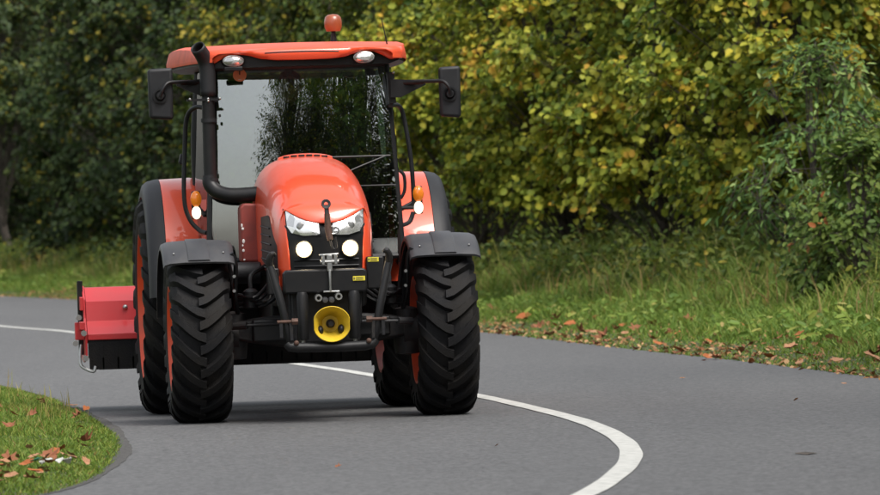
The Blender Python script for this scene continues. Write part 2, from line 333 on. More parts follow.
# ------------------------------------------------------------------ scattered blades and leaves (numpy meshes)
def bulk_mesh(name, V, Fv, loops_per, tint, m, parent=None):
    me = bpy.data.meshes.new(name); nv, nf = len(V), len(Fv)
    me.vertices.add(nv); me.vertices.foreach_set('co', V.astype(np.float32).ravel())
    me.loops.add(nf*loops_per); me.loops.foreach_set('vertex_index', Fv.astype(np.int32).ravel())
    me.polygons.add(nf); me.polygons.foreach_set('loop_start', np.arange(0, nf*loops_per, loops_per, dtype=np.int32))
    me.update(calc_edges=True)
    a = me.attributes.new('tint', 'FLOAT', 'POINT'); a.data.foreach_set('value', tint.astype(np.float32))
    me.materials.append(m); o = bpy.data.objects.new(name, me); C.objects.link(o)
    if parent is not None: o.parent = parent
    return o
def blades(name, root, h, wd, lean, tint, m):
    n = len(root); az = rng.uniform(0, 2*math.pi, n); fa = rng.uniform(0, math.pi, n)
    d = np.c_[np.cos(az), np.sin(az), np.zeros(n)]; s = np.c_[np.cos(fa), np.sin(fa), np.zeros(n)]*wd[:, None]/2
    up = np.array([0, 0, 1.0]); l = (lean*h)[:, None]
    p1 = root+up*(h*0.55)[:, None]+d*l*0.30; p2 = root+up*(h*0.92)[:, None]+d*l
    V = np.stack([root-s, root+s, p1-s*0.8, p1+s*0.8, p2], 1).reshape(-1, 3)
    b = np.arange(n)[:, None]*5
    F = np.concatenate([b+[0, 1, 3], b+[0, 3, 2], b+[2, 3, 4]], 1).reshape(-1, 3)
    return bulk_mesh(name, V, F, 3, np.repeat(tint, 5), m)
def along(P, side, y0, y1, n, d0, d1, pw=1.0):
    d = np.r_[0, np.cumsum(np.linalg.norm(np.diff(P, axis=0), axis=1))]; N = normals(P)*side
    ok = (P[:, 1] > y0) & (P[:, 1] < y1); lo, hi = d[ok].min(), d[ok].max()
    t = rng.uniform(lo, hi, n); off = d0+(d1-d0)*rng.uniform(0, 1, n)**pw
    X = np.interp(t, d, P[:, 0])+np.interp(t, d, N[:, 0])*off; Y = np.interp(t, d, P[:, 1])+np.interp(t, d, N[:, 1])*off
    return X, Y, off
def patchy(X, Y, s): return 0.5+0.25*(np.sin(X*s+1.3)*np.cos(Y*s*0.7)+np.sin((X+Y)*s*1.9)*np.cos(X*s*2.3-Y*s*0.4)+0)
BZ = np.vectorize(bank_z)
# inner corner: short mown grass with dry tips
X, Y, off = along(INN, INN_SIDE, 29, 62, 170000, -0.04, 3.4, 1.45)
pt = patchy(X, Y, 2.1); h = rng.uniform(0.035, 0.085, len(X))*(0.55+0.8*pt)*np.clip(off/0.25, 0.6, 1)
tint = np.clip(rng.beta(2, 2.4, len(X))*0.74+0.30*(pt-0.5)+0.09+(rng.uniform(0, 1, len(X)) < 0.09)*0.4, 0, 1)
Z = np.interp(off, i_offs, [-0.02, 0.012, 0.03, 0.045, 0.06, 0.07, 0.07, -0.04])-0.015
tag(blades('inner_grass', np.c_[X, Y, Z], h, rng.uniform(0.006, 0.012, len(X)), rng.uniform(0.1, 0.9, len(X)), tint, M['grass']), 'short green and straw grass on the inner corner', 'grass', kind='stuff')
# weeds with seed stalks standing out at the inner corner's rim
X, Y, off = along(INN, INN_SIDE, 43, 57, 170, 0.05, 0.9, 1)
tag(blades('seed_stalks', np.c_[X, Y, np.full(len(X), 0.03)], rng.uniform(0.10, 0.22, len(X)), rng.uniform(0.004, 0.008, len(X)), rng.uniform(0.05, 0.4, len(X)), rng.uniform(0.80, 0.97, len(X)), M['grass']), 'thin dry seed stalks above the inner corner grass', 'grass', kind='stuff')
# outer verge: short green strip, then tall rank growth
X, Y, off = along(OUT, OUT_SIDE, 44, 170, 190000, -0.05, 3.2, 1.15)
pt = patchy(X, Y, 0.9); h = rng.uniform(0.06, 0.20, len(X))*(0.5+0.9*pt)*np.clip(off/0.8, 0.35, 1.3)*0.85
tint = np.clip(rng.beta(2, 2.6, len(X))*0.8+0.25*(pt-0.5)+(rng.uniform(0, 1, len(X)) < 0.06)*0.4, 0, 1)
tag(blades('verge_grass', np.c_[X, Y, BZ(off, Y)-0.02], h, rng.uniform(0.008, 0.017, len(X)), rng.uniform(0.2, 1.0, len(X)), tint, M['grass']), 'green grass on the outer verge beside the asphalt', 'grass', kind='stuff')
X, Y, off = along(OUT, OUT_SIDE, 44, 170, 120000, 1.3, 6.0, 1.0)
pt = patchy(X, Y, 0.6); h = rng.uniform(0.22, 0.55, len(X))*(0.4+1.0*pt)*np.clip((off-1.0)/2.0, 0.35, 1.15)
tint = np.clip(rng.beta(2, 2.2, len(X))*0.66+0.32*(pt-0.5)+(rng.uniform(0, 1, len(X)) < 0.06)*0.35, 0, 1)
tag(blades('tall_grass', np.c_[X, Y, BZ(off, Y)-0.02], h, rng.uniform(0.012, 0.026, len(X)), rng.uniform(0.2, 1.0, len(X)), tint, M['tallgrass']), 'rank tall grass and dead stems on the bank below the bushes', 'grass', kind='stuff')

X, Y, off = along(OUT, OUT_SIDE, 50, 150, 5000, 1.8, 5.2, 1.0)
tag(blades('dry_stalks', np.c_[X, Y, BZ(off, Y)-0.02], rng.uniform(0.3, 0.8, len(X))*(0.4+0.9*patchy(X, Y, 0.7)), rng.uniform(0.007, 0.014, len(X)), rng.uniform(0.05, 0.7, len(X)), rng.uniform(0.72, 1.0, len(X)), M['tallgrass']), 'thin dry stalks standing in the tall grass of the bank', 'dry stalks', kind='stuff')
# ------------------------------------------------------------------ trees and bushes
def leaves(name, P, N, A, L, W, tint, m, parent=None):
    # ovate leaf folded on its midrib: 6 vertices, 4 triangles
    n = len(P); A = A-N*np.sum(A*N, 1)[:, None]; A /= np.linalg.norm(A, axis=1)[:, None]+1e-9
    S = np.cross(N, A); L, W = L[:, None], W[:, None]
    cup = rng.uniform(0.05, 0.35, n)[:, None]*W
    V = np.stack([P, P+A*L*0.20+S*W*0.44+N*cup, P+A*L*0.66+S*W*0.47+N*cup*0.7, P+A*L-N*cup*0.5, P+A*L*0.66-S*W*0.47+N*cup*0.7, P+A*L*0.20-S*W*0.44+N*cup], 1).reshape(-1, 3)
    b = np.arange(n)[:, None]*6
    F = np.concatenate([b+[0, 1, 2], b+[0, 2, 3], b+[0, 3, 4], b+[0, 4, 5]], 1).reshape(-1, 3)
    return bulk_mesh(name, V, F, 3, np.repeat(tint, 6), m, parent)
def unit(v): return v/(np.linalg.norm(v, axis=-1, keepdims=True)+1e-9)
def tree(name, label, group, base, H, spread, tr, mname, nclump, per, cr, leafL, zlo=0.0, aspect=0.75, droop=0.5, face=None, lean=(0, 0), seed=0, yellow=0.0, cat='tree', stems=1, sprays=6):
    global rng
    keep = rng; rng = np.random.default_rng(seed+100)
    root = empty(name, base); tag(root, label, cat, group)
    # trunk(s) and limbs
    mb = MB(); tops = []
    for k in range(stems):
        a = rng.uniform(0, 6.28); sp = 0 if stems == 1 else 0.12*spread
        p0 = np.array([sp*math.cos(a)*0.5, sp*math.sin(a)*0.5, -0.15])
        q = np.array([lean[0]+sp*2*math.cos(a), lean[1]+sp*2*math.sin(a), H*0.85])
        mid = [p0+(q-p0)*t+np.r_[rng.normal(0, 0.03*H*0.4, 2), 0] for t in (0.3, 0.6)]
        r0 = tr*(1 if stems == 1 else rng.uniform(0.5, 0.9))
        path = catmull([p0, mid[0], mid[1], q], 5); mb.tube(path, [r0*1.25, r0, r0*0.75, r0*0.45, r0*0.15], 8); tops.append((path, r0))
    cl = []
    for i in range(nclump):
        u = rng.uniform(0, 1); z = H*(zlo+(1.0-zlo)*u)
        prof = math.sin(math.pi*min(1, 0.22+0.78*u))**0.6 if u > 0.35 else 0.80+0.3*u
        a = rng.uniform(0, 6.28); rad = spread*prof*math.sqrt(rng.uniform(0.12, 1.0))
        c = np.array([lean[0]*z/H+rad*math.cos(a), lean[1]*z/H+rad*math.sin(a), z]); cl.append(c)
        path, r0 = tops[i % stems]
        t0 = max(0.08, min(0.9, (z/H)*0.85-0.12)); s = path[int(t0*(len(path)-1))]
        midp = s*0.5+c*0.5+np.array([0, 0, 0.05*H*rng.uniform(-0.2, 0.8)])
        mb.tube(catmull([s, midp, c], 3), [r0*0.30*(1-t0*0.6), r0*0.16, 0.006], 5, caps=False)
    # twigs and leaves: every clump is a bunch of leafy sprays
    LP, LN, LA, LL, LT = [], [], [], [], []
    for c in cl:
        out = c-np.array([lean[0]*c[2]/H, lean[1]*c[2]/H, c[2]*0.8]); out = out/(np.linalg.norm(out)+1e-6)
        hue = rng.normal(0, 0.11)+yellow*(rng.uniform() < 0.3)*0.35
        for k in range(sprays):
            d = unit(out*0.55+rng.normal(0, 0.75, 3)+np.array([0, 0, 0.15])); ln_ = cr*rng.uniform(0.6, 1.35)
            tip = c+d*ln_-np.array([0, 0, droop*ln_*0.45]); mdl = c+d*ln_*0.55
            mb.tube([c, mdl, tip], [0.008, 0.005, 0.002], 3, caps=False)
            m_ = max(3, int(per/sprays)); t = rng.uniform(0.12, 1.05, m_)[:, None]
            p = (1-t)**2*c+2*t*(1-t)*mdl+t*t*tip+rng.normal(0, cr*0.17, (m_, 3))
            LP.append(p); nn = unit(out*0.75+np.array([0, 0, 0.55])+rng.normal(0, 0.50, (m_, 3))); LN.append(nn)
            LA.append(unit(d*0.6+rng.normal(0, 0.5, (m_, 3))-np.array([0, 0, droop]))); LL.append(leafL*rng.uniform(0.6, 1.25, m_)); LT.append(np.clip(rng.beta(1.5, 1.8, m_)*0.88+hue+0.04, 0, 1))
    LP, LN, LA, LL, LT = [np.concatenate(x) for x in (LP, LN, LA, LL, LT)]
    ok = LP[:, 2] > 0.03; LP, LN, LA, LL, LT = LP[ok], LN[ok], LA[ok], LL[ok], LT[ok]
    mb.obj('trunk', 'bark', root, 60)
    leaves('crown', LP, LN, LA, LL, LL*aspect, LT, M[mname], root)
    rng = keep
    return root
def off_edge(y, d):
    i = int(np.argmin(np.abs(out_r[:, 1]-y)+100*(out_r[:, 1] < 35))); n = normals(out_r)[i]*OUT_SIDE
    x, yy = out_r[i]+n*d; return (float(x), float(yy), float(bank_z(d, yy))-0.05)
QUICK = False
HZ = 'yellowing bushes along the grassy bank'
# yellow-green broadleaf bushes right of the tractor
hz = [(78, 4.3, 5.0, 1.9, 61, 190, 'yellow-green bush with round leaves rising behind the willow bush'),
      (85, 4.1, 5.4, 2.0, 62, 210, 'yellow-green bush with large round leaves over a dark hollow on the bank'),
      (92, 4.0, 5.6, 2.0, 63, 210, 'wide yellow-green bush with round leaves overhanging the grassy bank'),
      (99, 3.9, 5.6, 2.0, 64, 190, 'yellow-green bush with round leaves beside the tractor cab')]
for y, d, H, s, sd_, nc, lab in hz:
    tree('hazel_bush', lab, HZ, off_edge(y, d), H, s, 0.07, 'leaf_hazel', nc, 118, 0.40, 0.105, 0.20, 0.85, 0.55, seed=sd_, yellow=0.7, cat='bush', stems=4)
# grey-green willow bush at the right
tree('willow_bush', 'grey-green narrow-leaved willow bush leaning out over the verge', None, off_edge(70.5, 3.2), 2.6, 0.90, 0.04, 'leaf_willow', 46, 90, 0.46, 0.105, 0.06, 0.34, 0.95, seed=21, cat='bush', stems=4, sprays=7)
tree('elder_bush', 'low green shrub growing beside the willow bush', None, off_edge(67, 2.9), 1.7, 0.75, 0.05, 'leaf_shrub', 60, 80, 0.28, 0.085, 0.03, 0.55, 0.5, seed=22, cat='bush', stems=3)
# mixed bushes behind the tractor
MX = 'bushes at the wood edge behind the tractor'
for y, d, H, s, sd_ in [(107, 4.3, 6.0, 2.1, 31), (114, 4.4, 6.4, 2.2, 32), (121, 4.4, 6.4, 2.2, 33)]:
    tree('mixed_bush', 'green and yellow bush in the dense wood edge behind the tractor', MX, off_edge(y, d), H, s, 0.09, 'leaf_mixed', 200, 108, 0.48, 0.108, 0.05, 0.72, 0.5, seed=sd_, yellow=0.5, cat='bush', stems=3)
# dark shrubs and trees on the left
DK = 'dark shrubs at the wood edge on the far verge'
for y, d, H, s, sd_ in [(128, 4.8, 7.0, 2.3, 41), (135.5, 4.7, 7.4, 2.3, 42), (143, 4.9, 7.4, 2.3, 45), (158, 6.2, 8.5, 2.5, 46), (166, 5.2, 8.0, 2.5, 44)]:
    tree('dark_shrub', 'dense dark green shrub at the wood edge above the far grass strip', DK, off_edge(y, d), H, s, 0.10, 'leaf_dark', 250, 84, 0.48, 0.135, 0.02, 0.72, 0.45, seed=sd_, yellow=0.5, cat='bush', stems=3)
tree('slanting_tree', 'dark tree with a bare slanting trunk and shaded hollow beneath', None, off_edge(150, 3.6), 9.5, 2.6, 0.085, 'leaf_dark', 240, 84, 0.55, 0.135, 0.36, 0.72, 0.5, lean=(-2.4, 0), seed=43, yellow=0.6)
# tall trees of the wood behind
WD = 'tall trees of the wood behind the bushes'
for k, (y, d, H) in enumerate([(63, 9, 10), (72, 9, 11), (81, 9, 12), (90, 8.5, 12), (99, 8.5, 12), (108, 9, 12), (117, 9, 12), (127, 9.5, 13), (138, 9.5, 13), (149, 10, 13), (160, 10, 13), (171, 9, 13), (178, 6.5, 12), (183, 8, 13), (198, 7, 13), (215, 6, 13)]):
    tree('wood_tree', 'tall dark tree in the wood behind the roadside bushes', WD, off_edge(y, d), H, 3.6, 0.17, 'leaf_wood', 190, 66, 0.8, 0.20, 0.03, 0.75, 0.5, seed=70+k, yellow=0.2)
# roadside trees around the outside of the bend, beside the camera: they show only in the glass and paint
RT = 'tall trees around the outside of the bend'
for k, (x, y, H) in enumerate([(10.5, 37, 14), (11.5, 28, 16), (9.0, 17.5, 16), (15, 24, 18), (7.5, 8, 16), (14.5, 11, 18), (6, -6, 19), (13.5, 45, 14), (16, 35, 17), (19, 41, 17), (9.5, 0, 18), (5.5, 4, 19), (10, 10, 18), (9.5, 50, 12)]):  # last tree is added out of view to shade the outer lane
    tree('bend_tree', 'tall half-bare tree around the outside of the bend', RT, (x, y, -0.05), H, 3.9, 0.24, 'leaf_mixed', 230, 36, 1.1, 0.19, 0.14, 0.75, 0.5, seed=90+k, yellow=0.4)

# herbs and brambles along the foot of the bushes
def undergrowth(name, label, y0, y1, n, d0, d1, hmax, mname, L, W):
    X, Y, off = along(OUT, OUT_SIDE, y0, y1, n, d0, d1); gz = BZ(off, Y)
    rt = np.c_[X, Y, gz]; P, N, A = [], [], []
    k = 9; hh = rng.uniform(0.1, 1.0, (n, k))*hmax*(0.35+0.9*patchy(X, Y, 0.8))[:, None]
    az = rng.uniform(0, 6.28, (n, k)); rad = rng.uniform(0.03, 0.16, (n, k))
    P = np.stack([X[:, None]+np.cos(az)*rad, Y[:, None]+np.sin(az)*rad, gz[:, None]+hh], 2).reshape(-1, 3)
    o = np.stack([np.cos(az), np.sin(az), np.full_like(az, -0.3)], 2).reshape(-1, 3)
    N = unit(np.array([0, -0.35, 0.7])+rng.normal(0, 0.45, P.shape)); m_ = len(P)
    return tag(leaves(name, P, N, unit(o+rng.normal(0, 0.3, o.shape)), L*rng.uniform(0.5, 1.3, m_), W*rng.uniform(0.6, 1.2, m_), np.clip(rng.beta(2, 2.4, m_), 0, 1), M[mname]), label, 'undergrowth', kind='stuff')
undergrowth('undergrowth', 'leafy herbs and brambles below the bushes', 44, 170, 3200, 2.4, 6.5, 0.7, 'leaf_mixed', 0.10, 0.055)
undergrowth('verge_herbs', 'low broad-leaved weeds in the verge grass', 44, 170, 1100, 0.8, 3.4, 0.18, 'grass', 0.11, 0.05)

# ------------------------------------------------------------------ tractor (local frame: x = right in the picture, -y = forwards, z = up; front axle at y = 0)
YAW = R(5.6); TX, TY = -0.843, 45.0
tractor = empty('tractor', (TX, TY, 0), YAW)
tag(tractor, 'orange farm tractor with a black-framed glass cab and lit front lamps', 'tractor')
def wheel(cx, cy, Rad, W, rimR, nl, seed, steer=0.0, side=1):
    
    """a wheel with its axis along x; outer face at x*side"""
    hub = MB(); out = side
    t = MB(); hw = W/2; depth = 0.042 if Rad < 0.7 else 0.05; Rc = Rad-depth
    # carcass profile: bead, bulged sidewall, shoulder, crown
    prof = [(rimR, -hw*0.90), (rimR+0.015, -hw*0.955), (rimR+(Rc-rimR)*0.35, -hw*1.0), (rimR+(Rc-rimR)*0.65, -hw*0.985), (Rc-0.055, -hw*0.93), (Rc-0.018, -hw*0.80), (Rc-0.006, -hw*0.45), (Rc, 0)]
    prof = prof+[(r, -a) for r, a in reversed(prof[:-1])]
    t.lathe(prof, (0, 0, 0), 'x', 72, closed=True)
    def surf(s):     # s in 0..1 from the centre line to below the shoulder: (x, r)
        xs = [0, 0.45, 0.80, 0.95, 1.0]; rs = [Rc, Rc-0.006, Rc-0.018, Rc-0.06, Rc-0.11]
        ss = [0, 0.36, 0.66, 0.84, 1.0]
        return np.interp(s, ss, xs)*hw, np.interp(s, ss, rs)
    pitch = 2*math.pi/nl
    for sd in (-1, 1):
        for k in range(nl):
            th0 = k*pitch+(0.5*pitch if sd > 0 else 0)
            secs = []
            for i in range(9):
                s = i/8.0; x, r = surf(s); x = max(x, 0.0)
                sweep = 0.60*W/Rad*(0.55*s+0.45*s*s)            # shoulders lead the centre
                hgt = depth*(1.0 if s < 0.8 else 1.0-0.6*(s-0.8)/0.2); lw = (0.058 if Rad < 0.7 else 0.066)*(1.0+0.12*s)
                ca = th0+sweep; tw = lw/r
                x0 = -0.02 if i == 0 else x
                # outward direction turns sideways beyond the shoulder
                ox = 0.0 if s < 0.66 else (s-0.66)/0.34*0.75
                top_r = r+hgt*math.sqrt(1-ox*ox); top_x = x0+hgt*ox
                def P(xx, rr, a): return (sd*xx, -rr*math.cos(a), rr*math.sin(a))
                secs.append([P(x0, r-0.012, ca-tw*0.72), P(top_x, top_r, ca-tw*0.46), P(top_x, top_r, ca+tw*0.46), P(x0, r-0.012, ca+tw*0.72)])
            V = [p for s_ in secs for p in s_]; F = []
            for i in range(8):
                for j in range(3): F.append((i*4+j, i*4+j+1, (i+1)*4+j+1, (i+1)*4+j))
            F += [(3, 2, 1, 0), (32, 33, 34, 35)]
            t.add(V, F)
    return t
def place_wheel(cx, cy, Rad, W, rimR, nl, side, steer=0.0):
    w = bpy.data.objects.new('wheel', None); C.objects.link(w); w.parent = tractor; w.location = (cx, cy, Rad-0.012); w.rotation_euler = (0, 0, steer); w.empty_display_size = 0.2
    t = wheel(cx, cy, Rad, W, rimR, nl, 0, side=side); t.obj('tyre', 'rubber', w, 38)
    hw = W/2; s = side
    r = MB()
    r.lathe([(rimR+0.012, -hw*0.95), (rimR+0.012, -hw*0.86), (rimR-0.03, -hw*0.7), (rimR-0.05, 0), (rimR-0.03, hw*0.7), (rimR+0.012, hw*0.86), (rimR+0.012, hw*0.95), (rimR-0.004, hw*0.95), (rimR-0.016, hw*0.84), (rimR-0.05, hw*0.62), (rimR-0.07, 0), (rimR-0.05, -hw*0.62), (rimR-0.016, -hw*0.84), (rimR-0.004, -hw*0.95)], (0, 0, 0), 'x', 56, closed=True)
    r.obj('rim', 'rim', w)
    d = MB(); a = s*hw
    d.lathe([(rimR-0.045, a*0.50), (rimR*0.80, a*0.42), (rimR*0.60, a*0.15), (rimR*0.42, a*0.10), (rimR*0.30, a*0.10), (rimR*0.30, a*0.04), (rimR*0.42, a*0.02), (rimR*0.60, a*0.05), (rimR*0.82, a*0.34), (rimR-0.05, a*0.42)], (0, 0, 0), 'x', 48, closed=True)
    d.obj('wheel_disc', 'rim', w)
    h = MB(); h.lathe([(0.0, a*0.62), (rimR*0.20, a*0.60), (rimR*0.26, a*0.45), (rimR*0.33, a*0.14), (rimR*0.33, a*-0.5), (0.0, a*-0.5)], (0, 0, 0), 'x', 24)
    for k in range(8):
        q = 2*math.pi*k/8; h.lathe([(0.0, a*0.24), (0.018, a*0.24), (0.018, a*0.05), (0, a*0.05)], (0, rimR*0.46*math.cos(q), rimR*0.46*math.sin(q)), 'x', 6)
    h.obj('hub', 'iron', w)
    return w
FR, RR_ = 0.60, 0.80
place_wheel(-0.845, 0, FR, 0.40, 0.36, 22, -1, R(0.0))
place_wheel(0.845, 0, FR, 0.40, 0.36, 22, 1, R(0.0))
place_wheel(-0.86, 2.3, RR_, 0.52, 0.53, 23, -1)
place_wheel(0.86, 2.3, RR_, 0.52, 0.53, 23, 1)

# front mudguards
def arc_plate(cx, cy, cz, secs, a0, a1, n, thick):
    """secs: (x, radius) across; swept over the wheel from a0 (front) to a1 (rear), degrees"""
    G = []; O = []
    for i in range(n+1):
        a = R(a0+(a1-a0)*i/n)
        G.append([(cx+x, cy-r*math.cos(a), cz+r*math.sin(a)) for x, r in secs]); O.append([(0, thick*math.cos(a), -thick*math.sin(a)) for _ in secs])
    mb = MB(); mb.plate(G, O); return mb
for sd in (-1, 1):
    cx = sd*0.845
    secs = [(-0.245, 0.63), (-0.238, 0.648), (-0.20, 0.662), (-0.10, 0.667), (0.10, 0.667), (0.20, 0.660), (0.236, 0.645), (0.245, 0.622)]
    if sd < 0: secs = [(-x, r) for x, r in secs][::-1]
    f = arc_plate(cx, 0, 0.588, secs, 51, 168, 22, 0.016).obj('front_mudguard', 'fender', tractor, 50)
    p = arc_plate(cx, 0, 0.588, [(-0.075, 0.672), (-0.065, 0.678), (0.065, 0.678), (0.075, 0.672)], 52, 88, 8, 0.018); p.obj('raised_panel', 'fender', f, 40)
    bl = MB()
    for bx, ba in ((-0.17, 60), (0.17, 60), (-0.15, 100), (0.15, 100)):
        a = R(ba); bl.ball((cx+bx, -0.668*math.cos(a), 0.588+0.668*math.sin(a)), 0.007, 8, 6)
    bl.obj('bolts', 'steel', f)
    # bracket from the axle end up to the mudguard on the inner side
    br = MB(); xi = cx-sd*0.255
    br.tube([(xi-sd*0.05, 0.05, 0.62), (xi, -0.16, 0.84), (xi, -0.30, 1.08), (xi+sd*0.03, -0.33, 1.16)], 0.016, 8, per=4)
    br.bar((xi, -0.17, 0.86), (xi, -0.26, 1.05), 0.012, 0.07)
    br.tube([(xi-sd*0.05, 0.12, 0.62), (xi, 0.2, 1.0), (xi+sd*0.05, 0.1, 1.235)], 0.016, 8, per=4)
    b = br.obj('mudguard_bracket', 'black', tractor)
    nb = MB()
    for z, yy in ((0.90, -0.205), (1.0, -0.245)):
        nb.lathe([(0, -0.012), (0.012, -0.012), (0.012, 0.006), (0, 0.006)], (xi-0.012, yy-0.03, z), 'y', 6)
    nb.obj('bolts', 'steel', b)

# rear mudguards: orange inside, black outside
for sd in (-1, 1):
    s1 = [(0.60, 0.80), (0.60, 0.885), (0.63, 0.905), (0.75, 0.912), (0.96, 0.905)]
    s2 = [(0.964, 0.908), (1.0, 0.903), (1.045, 0.892), (1.075, 0.868), (1.088, 0.83), (1.090, 0.80)]
    if sd < 0: s1 = [(-x, r) for x, r in s1][::-1]; s2 = [(-x, r) for x, r in s2][::-1]
    arc_plate(0, 2.3, 0.79, s1, 8, 128, 24, 0.02).obj('rear_mudguard', 'orange', tractor, 50)
    arc_plate(0, 2.3, 0.79, s2, 4, 130, 24, 0.018).obj('mudguard_extension', 'plastic', tractor, 50)

# ---- bonnet
def wy(y): return float(np.interp(y, [-0.70, -0.66, -0.60, -0.50, -0.35, -0.1, 0.3, 1.0], [0.266, 0.288, 0.310, 0.329, 0.342, 0.352, 0.360, 0.370]))
def zt(y): return float(np.interp(y, [-0.76, -0.70, -0.62, -0.50, -0.30, 0.0, 0.4, 0.8, 0.95, 1.0], [1.345, 1.40, 1.475, 1.55, 1.63, 1.70, 1.765, 1.812, 1.818, 1.80]))
def zb(y): return float(np.interp(y, [-0.7, -0.3, 0.2, 1.0], [0.90, 0.955, 1.03, 1.08]))
def fy(x, z): return -0.765+0.95*x*x+0.35*max(0, z-1.28)-0.0*z
NA = 20
def section(y):
    w, top, bot = wy(y), zt(y), zb(y); zs = top-0.36 if y > -0.4 else top-0.36+(-0.4-y)*0.55
    pts = []
    for k in range(6): pts.append((w*(0.985+0.015*k/5), y, bot+(zs-bot)*k/5))
    for k in range(1, NA):
        a = math.pi*k/NA; c, s_ = math.cos(a), math.sin(a); e = 2/2.85
        pts.append((w*math.copysign(abs(c)**e, c), y, zs+(top-zs)*(abs(s_)**e)))
    for k in range(5, -1, -1): pts.append((-w*(0.985+0.015*k/5), y, bot+(zs-bot)*k/5))
    return pts
def front_section():
    pts = []; x0 = 0.272
    for k in range(6): z = 0.90+(1.452-0.90)*k/5; xx = 0.235+(x0-0.235)*k/5; pts.append((xx, fy(xx, z)+0.004, z))
    for k in range(1, NA):
        c = math.cos(math.pi*k/NA); x = x0*math.copysign(abs(c)**0.8, c); z = 1.342+0.11*(abs(x)/x0)**2.2; pts.append((x, fy(x, z)-0.012, z))
    for k in range(5, -1, -1): z = 0.90+(1.452-0.90)*k/5; xx = 0.235+(x0-0.235)*k/5; pts.append((-xx, fy(xx, z)+0.004, z))
    return pts
ys = [1.0, 0.93, 0.8, 0.6, 0.4, 0.2, 0.0, -0.15, -0.3, -0.4, -0.48, -0.54, -0.59]
secs = [section(y) for y in ys]
# blend from the last full section to the front edge
S0, S1 = np.array(section(-0.59)), np.array(front_section())
for t in (0.3, 0.55, 0.78, 0.92):
    b = S0*(1-t)+S1*t; bul = 0.035*math.sin(math.pi*t)
    for i in range(len(b)):
        if 5 < i < len(b)-6: b[i][2] += bul*0.9; b[i][1] -= bul*0.5
        else: b[i][0] += math.copysign(bul*0.4, b[i][0])
    secs.append([tuple(p) for p in b])
secs.append([tuple(p) for p in S1])
mb = MB(); mb.grid(secs); hood = mb.obj('bonnet', 'orange', tractor, 40)
md = hood.modifiers.new('thick', 'SOLIDIFY'); md.thickness = 0.012; md.offset = 0
md = hood.modifiers.new('sub', 'SUBSURF'); md.levels = 1; md.render_levels = 1
# air slots at the rear edge
lip = MB(); G = []
for x in np.linspace(-0.19, 0.19, 11):
    zz = 1.821-0.35*x*x-9.6*x**4; G.append([(x, 0.84, zz-0.03), (x, 0.845, zz+0.010), (x, 0.87, zz+0.018), (x, 0.97, zz+0.010)])
lip.plate(G, (0, 0.01, -0.012)); lo_ = lip.obj('air_scoop', 'orange', hood, 40)
for k in range(6):
    v = MB(); x = -0.135+k*0.054; v.box((x, 0.842, 1.821-0.35*x*x-9.6*x**4), (0.043, 0.012, 0.019)); v.obj('air_slot', 'black', lo_, 30, 0.003)
rb = MB(); rb.tube([(x, 1.03, 1.79-0.9*x*x*1.6) for x in np.linspace(-0.33, 0.33, 9)], 0.03, 8, per=3); rb.obj('bonnet_seal', 'black', hood)
# side grilles
for sd in (-1, 1):
    yy = np.linspace(-0.57, 0.30, 12); G = []
    for y in yy:
        t = (y+0.57)/0.87; z0 = 1.00+0.10*t; z1 = 1.20+0.22*min(1, t*2.6)-0.02*t
        G.append([(sd*(wy(y)*1.0+0.006), y, z0+(z1-z0)*k/5) for k in range(6)])
    gm = MB(); gm.plate(G, (-sd*0.016, 0, 0)); gr = gm.obj('side_grille', 'black', hood)
    for k in range(6):
        z = 1.04+k*0.055; sl = MB(); sl.tube([(sd*(wy(y)+0.012), y, z+0.03*(y+0.5)) for y in np.linspace(-0.42+0.02*k, 0.24, 6)], 0.006, 6); sl.obj('slat', 'black', gr)
# black nose panel
G = []
for z in np.linspace(0.885, 1.44, 14):
    hw = float(np.interp(z, [0.885, 1.25, 1.45], [0.238, 0.262, 0.272]))
    G.append([(x, fy(x, z)+0.012, min(z, 1.342+0.11*(abs(x)/0.272)**2.2-0.004)) for x in np.linspace(-hw, hw, 17)])
mb = MB(); mb.plate(G, (0, 0.03, 0)); nose = mb.obj('nose_panel', 'black', tractor)
# lower nose mesh bars
for k in range(5):
    z = 0.93+k*0.042; sl = MB(); sl.tube([(x, fy(x, z)+0.004, z) for x in np.linspace(-0.22, 0.22, 9)], 0.007, 6); sl.obj('grille_bar', 'black', nose)
# headlamps
HL = [(-0.268, 1.440), (-0.242, 1.430), (-0.15, 1.385), (-0.045, 1.350), (-0.040, 1.275), (-0.060, 1.264), (-0.155, 1.262), (-0.235, 1.285), (-0.262, 1.33)]
def patch(poly, off, sc, name, m, par, thick=0.02):
    c = np.mean(np.array(poly), 0); q = [c+(np.array(p)-c)*sc for p in poly]
    rings = [[c+(p-c)*f for p in q] for f in (1.0, 0.75, 0.4)]
    V = []; n = len(q)
    for ri, ring in enumerate(rings):
        for p in ring: V.append((p[0], fy(p[0], p[1])+off-0.012*(1-(1.0, 0.75, 0.4)[ri]**2), p[1]))
    V.append((c[0], fy(c[0], c[1])+off-0.012, c[1])); F = []
    for r in range(2):
        for i in range(n): F.append((r*n+i, r*n+(i+1) % n, (r+1)*n+(i+1) % n, (r+1)*n+i))
    for i in range(n): F.append((2*n+i, 2*n+(i+1) % n, 3*n))
    b = len(V)
    for p in rings[0]: V.append((p[0], fy(p[0], p[1])+off+thick, p[1]))
    for i in range(n): F.append((i, b+i, b+(i+1) % n, (i+1) % n))
    F.append(tuple(b+i for i in range(n)))
    mb = MB(); mb.add(V, F); return mb.obj(name, m, par, 40)
